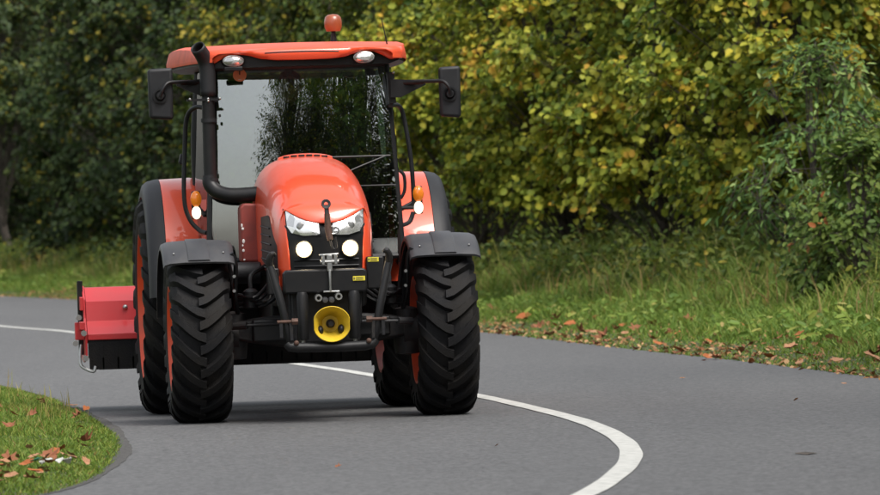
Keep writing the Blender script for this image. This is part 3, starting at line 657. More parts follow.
for sd in (-1, 1):
    poly = [(sd*-x, z) for x, z in HL]
    hl = patch(poly, 0.006, 1.12, 'headlamp', 'plastic', tractor); patch(poly, -0.008, 0.97, 'reflector', 'reflector', hl)
    cxl = sd*0.165; bm = MB(); bm.lathe([(0, -0.02), (0.022, -0.018), (0.034, -0.004), (0.034, 0.01)], (cxl, fy(cxl, 1.33)-0.004, 1.325), 'y', 18); bm.obj('bulb_bowl', 'steel', hl)
    # lit work lamp below
    x = -0.155 if sd < 0 else 0.160; z = 1.172
    wlm = MB(); wlm.lathe([(0.058, 0.03), (0.062, -0.01), (0.056, -0.016), (0.052, -0.008), (0.052, 0.03)], (x, fy(x, z)-0.016, z), 'y', 24, closed=True); wo = wlm.obj('work_lamp', 'black', tractor)
    ls = MB(); ls.lathe([(0.0, -0.018), (0.024, -0.016), (0.037, -0.010), (0.041, 0.004), (0.0, 0.006)], (x, fy(x, z)-0.016, z), 'y', 24); ls.obj('lens', 'lampon', wo); lw_ = MB(); lw_.lathe([(0.040, -0.004), (0.052, -0.010), (0.053, 0.006), (0.040, 0.006)], (x, fy(x, z)-0.016, z), 'y', 24, closed=True); lw_.obj('glow_ring', 'lampglow', wo)  # outer ring emits by itself to imitate the lamp's warm glow
# emblem: ring with a small mark
em = MB(); q = [(0.05+0.036*math.cos(a), fy(0.05, 1.297)-0.012, 1.297+0.026*math.sin(a)) for a in np.linspace(0, 2*math.pi, 25)]
em.tube(q, 0.005, 6, caps=False); em.bar((0.036, fy(0.05, 1.3)-0.012, 1.282), (0.036, fy(0.05, 1.3)-0.012, 1.312), 0.007, 0.006); em.bar((0.038, fy(0.05, 1.3)-0.012, 1.297), (0.062, fy(0.05, 1.3)-0.012, 1.311), 0.006, 0.006); em.bar((0.038, fy(0.05, 1.3)-0.012, 1.297), (0.062, fy(0.05, 1.3)-0.012, 1.283), 0.006, 0.006)
em.obj('emblem', 'steel', tractor)

# ---- engine block, chassis, axle
b = MB(); b.box((0, 0.15, 0.98), (0.56, 1.5, 0.42)); b.box((0, 0.3, 0.72), (0.42, 1.7, 0.30)); b.obj('engine_block', 'iron', tractor, 30, 0.03)
b = MB(); b.box((0, 1.7, 0.82), (0.56, 1.9, 0.42)); b.box((0, 2.3, 0.80), (0.95, 0.42, 0.40)); b.tube([(-0.7, 2.3, 0.79), (0.7, 2.3, 0.79)], 0.13, 16); b.box((0, 1.6, 1.02), (1.08, 1.1, 0.06)); b.obj('transmission', 'iron', tractor, 30, 0.02)
ax = MB(); ax.prism([(-0.62, 0.56), (-0.45, 0.53), (-0.14, 0.48), (0.14, 0.48), (0.45, 0.53), (0.62, 0.56), (0.62, 0.68), (0.40, 0.71), (0.14, 0.73), (-0.14, 0.73), (-0.40, 0.71), (-0.62, 0.68)], -0.11, 0.12); a = ax.obj('front_axle', 'iron', tractor, 30, 0.02)
for q_ in (((-0.36, -0.15, 0.62), (0.24, 0.12, 0.15)), ((0.36, -0.14, 0.63), (0.22, 0.10, 0.13))): bx = MB(); bx.box(*q_); bx.obj('axle_cover', 'black', a, 30, 0.012)
for sd in (-1, 1):
    k = MB(); k.lathe([(0.0, -0.2), (0.085, -0.19), (0.10, -0.05), (0.09, 0.12), (0.0, 0.14)], (sd*0.60, 0, 0.62), 'z', 20); k.lathe([(0, -0.1), (0.12, -0.1), (0.12, 0.1), (0, 0.1)], (sd*0.67, 0, 0.588), 'x', 20); k.obj('knuckle', 'iron', a)
    rr = MB(); rr.tube([(sd*0.24, -0.21, 0.665), (sd*0.52, -0.21, 0.66)], 0.010, 10); rr.tube([(sd*0.52, -0.21, 0.66), (sd*0.62, -0.16, 0.655)], 0.026, 10); rr.obj('steering_rod', 'fender' if sd > 0 else 'iron', a)
    # cylinders, hoses and small fittings crowding the space above the axle
    c = MB(); c.lathe([(0, -0.07), (0.05, -0.06), (0.055, 0.05), (0.03, 0.07), (0, 0.075)], (sd*0.48, -0.10, 0.84), 'z', 16); c.tube([(sd*0.48, -0.1, 0.90), (sd*0.47, -0.05, 1.0), (sd*0.36, 0.1, 1.06)], 0.016, 8, per=4); c.obj('oil_filter', 'black', tractor)
    hs_ = MB()
    for q in range(4):
        z = 0.80+0.05*q; hs_.tube([(sd*0.24, -0.05+0.1*q, z+0.1), (sd*(0.38+0.02*q), -0.12-0.02*q, z-0.03*q), (sd*0.56, -0.05, 0.78+0.03*q)], 0.013, 7, per=5)
    hs_.obj('hoses', 'black', tractor)
# toolbox / air tank on the right-hand side of the tractor
tk = MB(); tk.tube([(-0.61, 0.5, 1.015), (-0.36, 0.5, 1.015)], 0.075, 20); tk.obj('air_tank', 'plastic', tractor, 40, 0.012)
vb = MB(); vb.box((-0.335, -0.22, 0.985), (0.03, 0.03, 0.10)); vb.box((-0.345, -0.22, 0.92), (0.018, 0.018, 0.06)); vb.tube([(-0.345, -0.22, 0.89), (-0.36, -0.2, 0.84), (-0.40, -0.16, 0.82)], 0.007, 6, per=4); vb.obj('valve', 'steel', tractor, 30, 0.004)
rbx = MB(); rbx.prism([(-0.482, 1.09), (-0.30, 1.085), (-0.30, 1.475), (-0.33, 1.495), (-0.455, 1.50), (-0.482, 1.47)], 0.70, 0.95); r_ = rbx.obj('side_tank', 'dullred', tractor, 30, 0.015)
ch = MB()
for z, xx, rx, rz in ((1.345, -0.472, 0.006, 0.014), (1.322, -0.466, 0.009, 0.010), (1.235, -0.463, 0.010, 0.016), (1.205, -0.470, 0.006, 0.008), (1.17, -0.466, 0.009, 0.011), (1.105, -0.462, 0.007, 0.007)): ch.ball((xx, 0.698, z), (rx, 0.003, rz), 8, 6)
ch.obj('paint_chips', 'white', r_)

# ---- front linkage
fr = MB(); fr.prism([(-0.30, 0.875), (0.255, 0.875), (0.262, 0.90), (0.262, 1.015), (0.24, 1.035), (-0.285, 1.035), (-0.305, 1.01), (-0.305, 0.90)], -0.86, -0.70); fl = fr.obj('front_hitch_frame', 'black', tractor, 30, 0.012)
pl = MB(); pl.box((-0.02, -0.74, 0.72), (0.46, 0.05, 0.36)); pl.box((-0.02, -0.62, 0.80), (0.50, 0.24, 0.28)); pl.obj('hitch_backplate', 'iron', fl, 30, 0.01)
for sd in (-1, 1):
    x = -0.012+sd*0.176
    cy = MB(); cy.lathe([(0.0, 0.56), (0.036, 0.56), (0.040, 0.575), (0.040, 0.86), (0.030, 0.885), (0.0, 0.885)], (x, -0.90, 0), 'z', 20); c_ = cy.obj('lift_cylinder', 'black', tractor)
    rd = MB(); rd.lathe([(0, 0.50), (0.014, 0.50), (0.014, 0.575), (0, 0.575)], (x, -0.90, 0), 'z', 12); rd.obj('piston_rod', 'steel', c_)
    # lower link, folded up
    la = MB(); e = sd
    la.tube([(e*0.275-0.005, -0.98, 0.535), (e*0.30, -1.0, 0.62), (e*0.335, -1.0, 0.80), (e*0.405, -0.95, 1.08)], 0.028, 10, per=4)
    la.bar((e*0.335, -1.0, 0.80), (e*0.40, -0.96, 1.06), 0.05, 0.03)
    l_ = la.obj('lower_link', 'black', tractor, 40)
    hk = MB(); hk.tube([(e*0.400, -0.95, 1.06), (e*0.405, -0.97, 1.11), (e*0.388, -0.99, 1.15), (e*0.368, -0.98, 1.14)], [0.026, 0.026, 0.02, 0.012], 10, per=4); hk.obj('hook_end', 'iron', l_)
    bk = MB(); bk.bar((e*0.275, -1.03, 0.56), (e*0.28, -1.03, 0.70), 0.024, 0.012, (0, 1, 0)); bk.obj('link_bracket', 'iron', l_, 30, 0.003); bk = MB(); bk.bar((e*0.345, -1.03, 0.58), (e*0.345, -1.03, 0.70), 0.024, 0.012, (0, 1, 0)); bk.obj('link_bracket', 'iron', l_, 30, 0.003)
    bt = MB(); bt.lathe([(0, -0.06), (0.011, -0.06), (0.011, 0.06), (0, 0.06)], (e*0.31, -1.03, 0.69), 'x', 10); bt.lathe([(0, -0.02), (0.024, -0.02), (0.024, 0.02), (0, 0.02)], (e*0.252, -1.03, 0.69), 'x', 6); bt.ball((e*0.245, -1.03, 0.545), 0.018, 10, 6); bt.obj('pin', 'rust', l_)
ct = MB(); ct.tube([(-0.30, -0.99, 0.54), (-0.24, -1.0, 0.513), (0.22, -1.0, 0.513), (0.29, -0.99, 0.55)], 0.034, 12, per=3); ct.obj('cross_tube', 'black', tractor)
# yellow PTO guard cone
pg = MB(); cz, cxp = 0.667, -0.004
P = []
for r, y in [(0.052, -0.90), (0.058, -0.92), (0.112, -1.04), (0.124, -1.055), (0.128, -1.05), (0.116, -1.03), (0.062, -0.90)]:
    P.append([(cxp+r*1.02*max(-0.93, min(0.93, math.cos(a))), y, cz+r*math.sin(a)*(0.93 if math.sin(a) > 0 else 0.97)) for a in np.linspace(0, 2*math.pi, 41)])
pg.grid(P); guard = pg.obj('drive_shaft_guard', 'yellow', tractor, 50)
bp_ = MB(); bp_.lathe([(0, -0.915), (0.075, -0.915), (0.075, -0.90), (0, -0.90)], (cxp, 0, cz), 'y', 24); bp_.obj('guard_plate', 'yellow', guard)
sh = MB(); sh.lathe([(0.0, -0.985), (0.018, -0.985), (0.022, -0.975), (0.022, -0.95), (0.030, -0.945), (0.030, -0.88), (0, -0.88)], (cxp, 0, cz), 'y', 18); sh.obj('drive_shaft', 'iron', guard)
ho = MB()
for x, z in ((-0.075, -0.045), (0.068, -0.040)): ho.ball((cxp+x, -0.975, cz+z), (0.024, 0.045, 0.034), 14, 8)
ho.obj('guard_opening', 'black', guard)
# hydraulic couplers above the guard
for k, x in enumerate((-0.077, -0.032, 0.012, 0.060)):
    cp = MB()
    if k in (0, 3): cp.lathe([(0.013, -0.02), (0.024, -0.02), (0.026, 0.06), (0.013, 0.06)], (x, -0.90, 0.842+0.006*(k == 3)), 'y', 18, closed=True)
    else: cp.lathe([(0, -0.02), (0.018, -0.018), (0.021, 0.0), (0.021, 0.06), (0, 0.06)], (x, -0.90, 0.826), 'y', 18)
    cp.obj('coupler', 'steel' if k in (0, 3) else 'fender', fl)
# top link parked upright in front of the nose
tl = MB(); tl.tube([(0.0, -0.85, 1.47), (0.003, -0.85, 1.40)], 0.016, 12); tl.lathe([(0.014, -0.018), (0.030, -0.022), (0.034, 0), (0.030, 0.022), (0.014, 0.018)], (-0.002, -0.85, 1.475), 'y', 18, closed=True); top = tl.obj('top_link', 'fender', tractor)
t2 = MB(); t2.tube([(0.003, -0.85, 1.41), (0.008, -0.855, 1.30), (0.018, -0.87, 1.23)], [0.019, 0.024, 0.02], 12, per=3); t2.obj('link_sleeve', 'rust', top)
t3 = MB(); t3.tube([(0.018, -0.87, 1.25), (0.022, -0.88, 1.20), (0.04, -0.885, 1.168), (0.058, -0.885, 1.185), (0.052, -0.88, 1.25)], 0.007, 8, per=4); t3.obj('link_hook', 'iron', top)
tb = MB(); tb.bar((0.008, -0.875, 1.02), (0.008, -0.875, 1.13), 0.034, 0.02, (0, 1, 0)); tb.tube([(-0.055, -0.875, 1.085), (0.072, -0.875, 1.085)], 0.013, 10); tb.box((-0.035, -0.875, 1.10), (0.02, 0.03, 0.07)); tb.box((0.05, -0.875, 1.10), (0.02, 0.03, 0.07)); tb.tube([(-0.06, -0.875, 1.13), (0.07, -0.875, 1.135)], 0.008, 8)
tb.tube([(0.008, -0.88, 1.03), (0.008, -0.88, 0.885)], 0.010, 8); tb.tube([(-0.04, -0.88, 0.882), (0.07, -0.88, 0.882)], 0.007, 8); tb.obj('link_yoke', 'steel', top, 30, 0.003)
for (x, z, w_, h_, y) in ((0.205, 0.966, 0.082, 0.030, -0.865), (0.318, 1.090, 0.075, 0.03, -0.72)):
    lb = MB(); lb.box((x, y, z), (w_, 0.006, h_)); l_ = lb.obj('warning_label', 'label', tractor, 0)
    tx = MB()
    for i in range(2): tx.box((x+0.004, y-0.004, z-0.006+0.012*i), (w_*0.62, 0.003, 0.0035))
    tx.box((x-w_*0.40, y-0.004, z), (0.008, 0.003, 0.014)); tx.obj('label_print', 'labelink', l_, 0)
for q_ in (((0.33, -0.66, 1.0), (0.12, 0.12, 0.22)), ((-0.36, -0.6, 0.96), (0.08, 0.12, 0.18))): sb = MB(); sb.box(*q_); sb.obj('hitch_side_bracket', 'black', tractor, 30, 0.01)
# orange toe pieces under the bonnet flank
for sd in (-1, 1):
    tp = MB(); tp.prism([(sd*0.27, 0.885), (sd*0.355, 0.94), (sd*0.375, 1.02), (sd*0.335, 1.02), (sd*0.255, 0.93)], -0.60, -0.35); tp.obj('bonnet_toe', 'orange', tractor, 30, 0.012)

# ---- cab
cabfr = MB()
def ap(z): return 0.675-0.065*(z-1.1)/1.35, 1.04+0.14*(z-1.1)/1.35       # half width and y of the A pillar
for sd in (-1, 1):
    cabfr = MB()
    cabfr.tube([(sd*ap(z)[0], ap(z)[1], z) for z in (1.05, 1.5, 2.0, 2.46)], 0.032, 10, per=3); cabfr.obj('front_pillar', 'black', tractor)
    c = MB(); c.tube([(sd*0.70, 2.0, 1.55), (sd*0.70, 2.0, 2.0), (sd*0.66, 2.0, 2.47)], 0.03, 10, per=3); c.obj('middle_pillar', 'black', tractor)
    c = MB(); c.tube([(sd*0.66, 2.62, 1.45), (sd*0.66, 2.62, 2.0), (sd*0.62, 2.58, 2.47)], 0.034, 10, per=3); c.obj('rear_pillar', 'black', tractor)
    c = MB(); c.tube([(sd*0.675, 1.04, 1.07), (sd*0.70, 1.5, 1.06), (sd*0.70, 1.72, 1.25), (sd*0.70, 2.0, 1.58)], 0.028, 8, per=3); c.tube([(sd*0.70, 2.0, 1.60), (sd*0.68, 2.3, 1.72), (sd*0.66, 2.62, 1.60)], 0.025, 8, per=3); c.obj('door_sill', 'black', tractor)
    # side glass
    gd = MB(); gd.plate([[(sd*(ap(z)[0]+0.012), ap(z)[1]+0.01, z), (sd*0.725, 1.55, z), (sd*0.715, 2.0, z if z > 1.6 else 1.6)] for z in (1.12, 1.35, 1.6)]+[[(sd*(ap(z)[0]+0.012), ap(z)[1]+0.01, z), (sd*(0.725-0.05*(z-1.6)), 1.55, z), (sd*(0.715-0.05*(z-1.6)), 2.0, z)] for z in (2.0, 2.44)], (sd*0.004, 0, 0)); gd.obj('door_glass', 'sideglass', tractor)
    gq = MB(); gq.plate([[(sd*0.705, 2.02, 1.74), (sd*0.67, 2.6, 1.74)], [(sd*0.66, 2.02, 2.44), (sd*0.63, 2.57, 2.44)]], (sd*0.004, 0, 0)); gq.obj('quarter_glass', 'sideglass', tractor)
gw = MB(); gw.plate([[(x, 2.64+0.02*(1-(x/0.62)**2), z) for x in np.linspace(-0.62, 0.62, 7)] for z in (1.5, 2.0, 2.44)], (0, 0.004, 0)); gw.obj('rear_window', 'sideglass', tractor)
# windscreen: curved, leaning back a little
def ws(u, z):
    hw, y = ap(z); return (u*(hw-0.004), y-0.032*(1-u*u)-0.012-0.048*(1-((z-2.02)/0.92)**2), z)
G = [[ws(u, z) for u in np.linspace(-1, 1, 21)] for z in np.linspace(1.10, 2.455, 12)]
mb = MB(); mb.plate(G, (0, 0.005, 0)); scr = mb.obj('windscreen', 'glass', tractor, 60)
# screen rim and cross bar
for z, r in ((1.10, 0.022), (1.598, 0.016), (2.462, 0.028)):
    rm = MB(); rm.tube([tuple(np.array(ws(u, z))+np.array((0, 0.014, 0))) for u in np.linspace(-1, 1, 15)], r, 8); rm.obj('screen_rail', 'black', tractor)
# wiper and sticker on the glass
wp = MB(); wp.tube([(0.10, 0.86, 1.60), (0.30, 0.875, 1.70), (0.585, 0.995, 1.806)], 0.007, 6, per=3); wp.tube([tuple(np.array(ws(u, 1.806))+np.array((0, -0.012, 0))) for u in np.linspace(0.30, 0.97, 8)], 0.008, 6); wp.obj('wiper', 'black', tractor)
u_ = -0.70; px_, py_, pz_ = ws(u_, 2.405); nrm = (Vector(ws(u_, 2.415))-Vector(ws(u_, 2.395))).cross(Vector(ws(u_+0.02, 2.405))-Vector(ws(u_-0.02, 2.405))).normalized(); nrm = nrm if nrm.y < 0 else -nrm
st = MB(); tx_ = Vector((0, 0, 1)).cross(nrm).normalized(); ty_ = nrm.cross(tx_); c0 = Vector((px_, py_, pz_))+nrm*0.007
V = [c0+tx_*0.048*math.cos(a)+ty_*0.046*math.sin(a) for a in np.linspace(0, 2*math.pi, 25)[:-1]]; V2 = [p-nrm*0.003 for p in V]
st.add(V+V2, [tuple(range(24)), tuple(range(47, 23, -1))]+[(i, 24+i, 24+(i+1) % 24, (i+1) % 24) for i in range(24)]); sk = st.obj('windscreen_sticker', 'sticker', scr, 0)
s1_ = MB(); s1_.bar(c0+nrm*0.003+ty_*0.002, c0+nrm*0.003+ty_*0.028, 0.008, 0.003); s1_.obj('sticker_mark', 'fender', sk, 0)
s2_ = MB(); s2_.bar(c0+nrm*0.003-ty_*0.032-tx_*0.012, c0+nrm*0.003-ty_*0.032+tx_*0.012, 0.010, 0.003); s2_.obj('sticker_mark', 'white', sk, 0)
# roof
def rw(y): return float(np.interp(y, [0.74, 0.80, 1.2, 1.8, 2.3, 2.66, 2.76], [0.60, 0.70, 0.76, 0.82, 0.855, 0.85, 0.78]))
def rtop(y): return float(np.interp(y, [0.74, 0.85, 1.2, 1.8, 2.4, 2.66, 2.76], [2.565, 2.585, 2.615, 2.635, 2.635, 2.61, 2.57]))
G = []
for y in (0.76, 0.80, 0.9, 1.1, 1.4, 1.8, 2.2, 2.5, 2.66, 2.73):
    w_, t_ = rw(y), rtop(y); row = []
    for x, z in [(-1.0, 2.505), (-1.005, 2.53), (-0.985, t_-0.022), (-0.93, t_-0.006), (-0.7, t_), (-0.35, t_+0.008), (0, t_+0.010), (0.35, t_+0.008), (0.7, t_), (0.93, t_-0.006), (0.985, t_-0.022), (1.005, 2.53), (1.0, 2.505)]:
        row.append((x*w_, y+0.05*abs(x)**3*(1 if y < 1 else 0), z))
    G.append(row)
mb = MB(); mb.plate(G, (0, 0, -0.012)); roof = mb.obj('roof', 'rim', tractor, 50)
# orange visor along the front, its lower edge lifted over the two lamps
xs = np.linspace(-0.71, 0.71, 49); G = []
for x in xs:
    a = abs(x); lo = float(np.interp(a, [0, 0.20, 0.30, 0.36, 0.42, 0.50, 0.56, 0.62, 0.71], [2.497, 2.500, 2.512, 2.532, 2.545, 2.543, 2.520, 2.488, 2.492]))
    y = 0.735+0.16*(a/0.71)**2.6; hi = rtop(0.8)-0.012*(a/0.71)**3+0.006
    G.append([(x, y+0.010, lo), (x, y-0.004, lo+(hi-lo)*0.35), (x, y-0.002, lo+(hi-lo)*0.7), (x, y+0.014, hi-0.006), (x, y+0.05, hi)])
mb = MB(); mb.plate(G, (0, 0.02, -0.004)); vis = mb.obj('roof_visor', 'orange', roof, 50)
sl = MB(); sl.tube([(x, 0.735+0.16*(abs(x)/0.71)**2.6-0.001, 2.553-0.10*(x+0.02)**2) for x in np.linspace(-0.27, 0.25, 13)], 0.0055, 6); sl.obj('visor_slot', 'black', vis)
un = MB(); G = []
for y in (0.80, 0.95, 1.4, 2.0, 2.62):
    G.append([(x*(rw(y)-0.015), y+0.10*abs(x)**2*(1 if y < 1 else 0), 2.478 if abs(x) > 0.95 else 2.455) for x in (-1, -0.9, -0.5, 0, 0.5, 0.9, 1)])
un.plate(G, (0, 0, 0.088)); un.obj('roof_underside', 'black', tractor)
for sd in (-1, 1):     # upper work lamps in black pods
    x = -0.488 if sd < 0 else 0.430; z = 2.500; y = 0.75+0.16*(abs(x)/0.71)**2.6
    pd = MB(); pd.ball((x, y+0.05, z), (0.085, 0.075, 0.050), 20, 12); pdo = pd.obj('roof_lamp', 'black', tractor)
    le = MB(); le.ball((x, y-0.005, z), (0.070, 0.028, 0.036), 22, 12); le.obj('lamp_lens', 'reflector', pdo)
    rg = MB(); rg.tube([(x+0.070*math.cos(a), y-0.008, z+0.036*math.sin(a)) for a in np.linspace(0, 2*math.pi, 25)], 0.006, 6, caps=False); rg.obj('lamp_ring', 'steel', pdo)
# lining under the roof, lamp bracket
pb = MB(); pb.box((-0.488, 0.82, 2.445), (0.13, 0.05, 0.03)); pb.obj('lamp_bracket', 'black', tractor, 30, 0.006)
# beacon and aerial
be = MB(); be.lathe([(0, 2.625), (0.05, 2.625), (0.05, 2.64), (0.022, 2.65), (0.016, 2.72), (0.03, 2.726), (0, 2.728)], (0.32, 2.0, 0), 'z', 18); beo = be.obj('beacon', 'black', tractor)
bl = MB(); bl.lathe([(0, 2.722), (0.050, 2.722), (0.062, 2.75), (0.064, 2.79), (0.056, 2.825), (0.034, 2.842), (0, 2.846)], (0.32, 2.0, 0), 'z', 24); bl.obj('beacon_dome', 'beacon', beo, 60)
an = MB(); an.tube([(0.632, 1.0, 2.48), (0.61, 1.0, 2.62), (0.582, 1.02, 2.78)], [0.006, 0.005, 0.003], 6, per=3); an.obj('aerial', 'black', tractor)
# exhaust stack with bent tip and elbow into the bonnet
ex = MB(); ex.tube([(-0.672, 0.88, 1.70), (-0.668, 0.88, 2.30)], 0.046, 18); ex.tube([(-0.676, 0.88, 1.70), (-0.672, 0.87, 1.64), (-0.62, 0.84, 1.585), (-0.52, 0.80, 1.560), (-0.34, 0.76, 1.565)], 0.052, 14, per=5); exo = ex.obj('exhaust_stack', 'black', tractor)
tip = MB(); tip.tube([(-0.668, 0.88, 2.26), (-0.668, 0.88, 2.43), (-0.685, 0.865, 2.52), (-0.738, 0.80, 2.605)], [0.056, 0.056, 0.056, 0.052], 20, caps=False, per=5); to = tip.obj('exhaust_tip', 'plastic', exo); md = to.modifiers.new('t', 'SOLIDIFY'); md.thickness = 0.006
for z in (2.02, 2.33):
    cl_ = MB(); cl_.lathe([(0.050, -0.014), (0.056, -0.014), (0.056, 0.014), (0.050, 0.014)], (-0.669, 0.88, z-0.24 if z > 2.3 else z-0.35), 'z', 18, closed=True); cl_.obj('clamp', 'plastic', exo)
bt = MB()
for x, z in ((-0.80, 2.24), (-0.672, 2.24), (-0.672, 2.225), (-0.59, 2.24)): bt.ball((x, 0.825, z), 0.010, 8, 6)
bt.obj('bolts', 'steel', exo)
br = MB(); br.bar((-0.82, 0.85, 2.235), (-0.59, 0.85, 2.235), 0.03, 0.016); br.bar((-0.60, 0.85, 2.12), (-0.585, 0.85, 2.12), 0.03, 0.02); br.bar((-0.62, 0.89, 2.23), (-0.60, 1.12, 2.26), 0.03, 0.03); br.bar((-0.63, 0.89, 1.72), (-0.645, 1.08, 1.72), 0.03, 0.03); br.obj('exhaust_bracket', 'black', exo)
# mirrors
for sd in (-1, 1):
    x0 = -1.0 if sd < 0 else 1.04; z0 = 2.285 if sd < 0 else 2.24; w_ = 0.168 if sd < 0 else 0.145; h_ = 0.365
    mm = MB(); poly = [(x0-w_/2, z0-h_/2+0.012), (x0+w_/2, z0-h_/2), (x0+w_/2+0.004, z0+h_/2), (x0-w_/2-0.004, z0+h_/2-0.006)]
    mm.prism(poly, 0.87, 0.945); mo = mm.obj('mirror', 'plastic', tractor, 30, 0.022, 4)
    mg = MB(); mg.box((x0, 0.95, z0), (w_-0.03, 0.006, h_-0.04)); mg.obj('mirror_glass', 'steel', mo, 30)
    bo = MB(); bo.lathe([(0, -0.035), (0.024, -0.032), (0.032, -0.01), (0.034, 0.01), (0, 0.01)], (x0+sd*0.0-0.005, 0.862, z0-0.015), 'y', 18); bo.lathe([(0.040, -0.012), (0.052, -0.012), (0.052, 0.012), (0.040, 0.012)], (x0-0.005, 0.868, z0-0.015), 'y', 20, closed=True); bo.obj('mirror_joint', 'black', mo)
    ar = MB(); xa = sd*0.63; zc = z0+0.075
    ar.tube([(x0-0.005, 0.835, z0-0.015), (x0-0.012*sd, 0.825, z0+0.03), (x0-0.05*sd, 0.84, zc), (x0-0.12*sd, 0.88, zc+0.005), (sd*0.80, 0.96, zc+0.005)], 0.013, 10, per=4); ar.tube([(sd*0.86, 0.93, zc+0.003), (sd*0.66, 1.06, zc)], 0.019, 10)
    ar.prism([(xa, zc-0.10), (sd*0.70, zc-0.10), (sd*0.88, zc-0.018), (sd*0.88, zc+0.015), (xa, zc+0.03)], 1.0, 1.03); ar.bar((sd*0.645, 1.06, zc-0.14), (sd*0.635, 1.06, zc+0.08), 0.05, 0.07); ao = ar.obj('mirror_arm', 'black', tractor, 30)
    hb = MB()
    for dz in (0.075, 0.02, -0.06): hb.ball((sd*0.655, 1.015, zc+dz), 0.011, 8, 6)
    hb.obj('hinge_bolts', 'steel', ao)
# hand rails with lamp clusters
for sd in (-1, 1):
    hr = MB()
    if sd < 0: pts = [(-0.655, 1.06, 2.17), (-0.74, 1.15, 2.19), (-0.80, 1.25, 2.12), (-0.82, 1.28, 1.90), (-0.835, 1.28, 1.55), (-0.80, 1.28, 1.40), (-0.735, 1.25, 1.32), (-0.69, 1.15, 1.30)]
    else: pts = [(0.63, 1.06, 2.16), (0.70, 1.2, 2.16), (0.742, 1.28, 2.08), (0.785, 1.28, 1.78), (0.795, 1.28, 1.50), (0.785, 1.28, 1.43)]
    hr.tube(pts, 0.016, 10, per=5)
    if sd > 0:
        hr.tube([(0.80, 1.28, 1.435), (0.66, 1.22, 1.435)], 0.014, 8); hr.tube([(0.79, 1.28, 1.40), (0.755, 1.26, 1.33), (0.67, 1.2, 1.305)], 0.016, 8, per=4)
        hr.tube([(0.705, 1.3, 1.70), (0.735, 1.3, 1.66), (0.735, 1.3, 1.56), (0.705, 1.3, 1.50)], 0.012, 8, per=4)
    hr.obj('hand_rail', 'plastic', tractor)
    xl = -0.752 if sd < 0 else 0.828; zo = 0.0 if sd < 0 else -0.012
    lc = MB(); lc.box((xl, 1.30, 1.50+zo), (0.062, 0.05, 0.20)); lc.bar((xl, 1.30, 1.50+zo), (sd*0.69, 1.25, 1.42), 0.03, 0.03); lo = lc.obj('lamp_cluster', 'black', tractor, 30, 0.01)
    al = MB(); al.ball((xl, 1.27, 1.543+zo), (0.040, 0.04, 0.058), 18, 12); al.obj('indicator_lens', 'amber', lo, 60)
    pl_ = MB(); pl_.ball((xl, 1.27, 1.445+zo), (0.034, 0.040, 0.046), 18, 12); pl_.obj('position_lens', 'poslamp', lo, 60)
sm = MB(); sm.prism([(-0.86, 1.80), (-0.82, 1.78), (-0.815, 1.86), (-0.845, 1.87)], 1.4, 1.46); sm.obj('door_handle', 'plastic', tractor, 30, 0.01)
# inside the cab
fl_ = MB(); fl_.box((0, 1.75, 1.065), (1.24, 1.3, 0.03)); fl_.obj('cab_floor', 'black', tractor, 0)
da = MB(); da.prism([(1.06, 1.1), (1.34, 1.1), (1.40, 1.58), (1.36, 1.72), (1.12, 1.66), (0.98, 1.58)], -0.22, 0.24, 'x'); da.obj('dashboard', 'dash', tractor, 30, 0.03)
cp = MB(); cp.prism([(1.10, 1.12), (1.3, 1.12), (1.3, 1.75), (1.20, 1.80), (1.10, 1.76)], 0.27, 0.60, 'x'); cp.obj('side_console', 'dash', tractor, 30, 0.03)
cs = MB(); cs.prism([(1.6, 1.1), (2.5, 1.1), (2.5, 1.60), (1.75, 1.58)], 0.40, 0.64, 'x'); cs.obj('control_console', 'dash', tractor, 30, 0.03); cs = MB(); cs.prism([(1.9, 1.1), (2.5, 1.1), (2.5, 1.60), (1.95, 1.55)], -0.64, -0.40, 'x'); cs.obj('control_console', 'dash', tractor, 30, 0.03)
swl = MB(); q = [(0.20*math.cos(a), 1.50+0.20*math.sin(a)*0.86, 1.80-0.20*math.sin(a)*(-0.5)) for a in np.linspace(0, 2*math.pi, 33)]; swl.tube(q, 0.014, 8, caps=False)
for a in (0.5, 2.6, 4.7): swl.tube([(0, 1.50, 1.79), (0.20*math.cos(a), 1.50+0.172*math.sin(a), 1.80+0.10*math.sin(a))], 0.012, 6)
swl.tube([(0, 1.50, 1.79), (0, 1.32, 1.55)], 0.035, 10); swl.obj('steering_wheel', 'black', tractor)
se = MB(); se.box((0, 2.05, 1.48), (0.50, 0.50, 0.12)); se.box((0, 2.05, 1.27), (0.34, 0.36, 0.36)); s_o = se.obj('seat', 'seat', tractor, 30, 0.04, 3)
bk = MB(); bk.box((0, 2.33, 1.86), (0.48, 0.12, 0.66), Matrix.Rotation(R(-10), 3, 'X')); bk.obj('backrest', 'seat', s_o, 30, 0.05, 3)
# rear three-point links
for sd in (-1, 1):
    l_ = MB(); l_.bar((sd*0.30, 2.55, 0.66), (sd*0.42, 3.34, 0.62), 0.03, 0.08); l_.tube([(sd*0.36, 2.9, 0.66), (sd*0.34, 2.65, 1.05)], 0.018, 8); l_.obj('rear_lower_link', 'black', tractor, 30)
l_ = MB(); l_.tube([(0, 2.5, 0.98), (0, 3.50, 0.90)], 0.025, 10); l_.obj('rear_top_link', 'black', tractor)

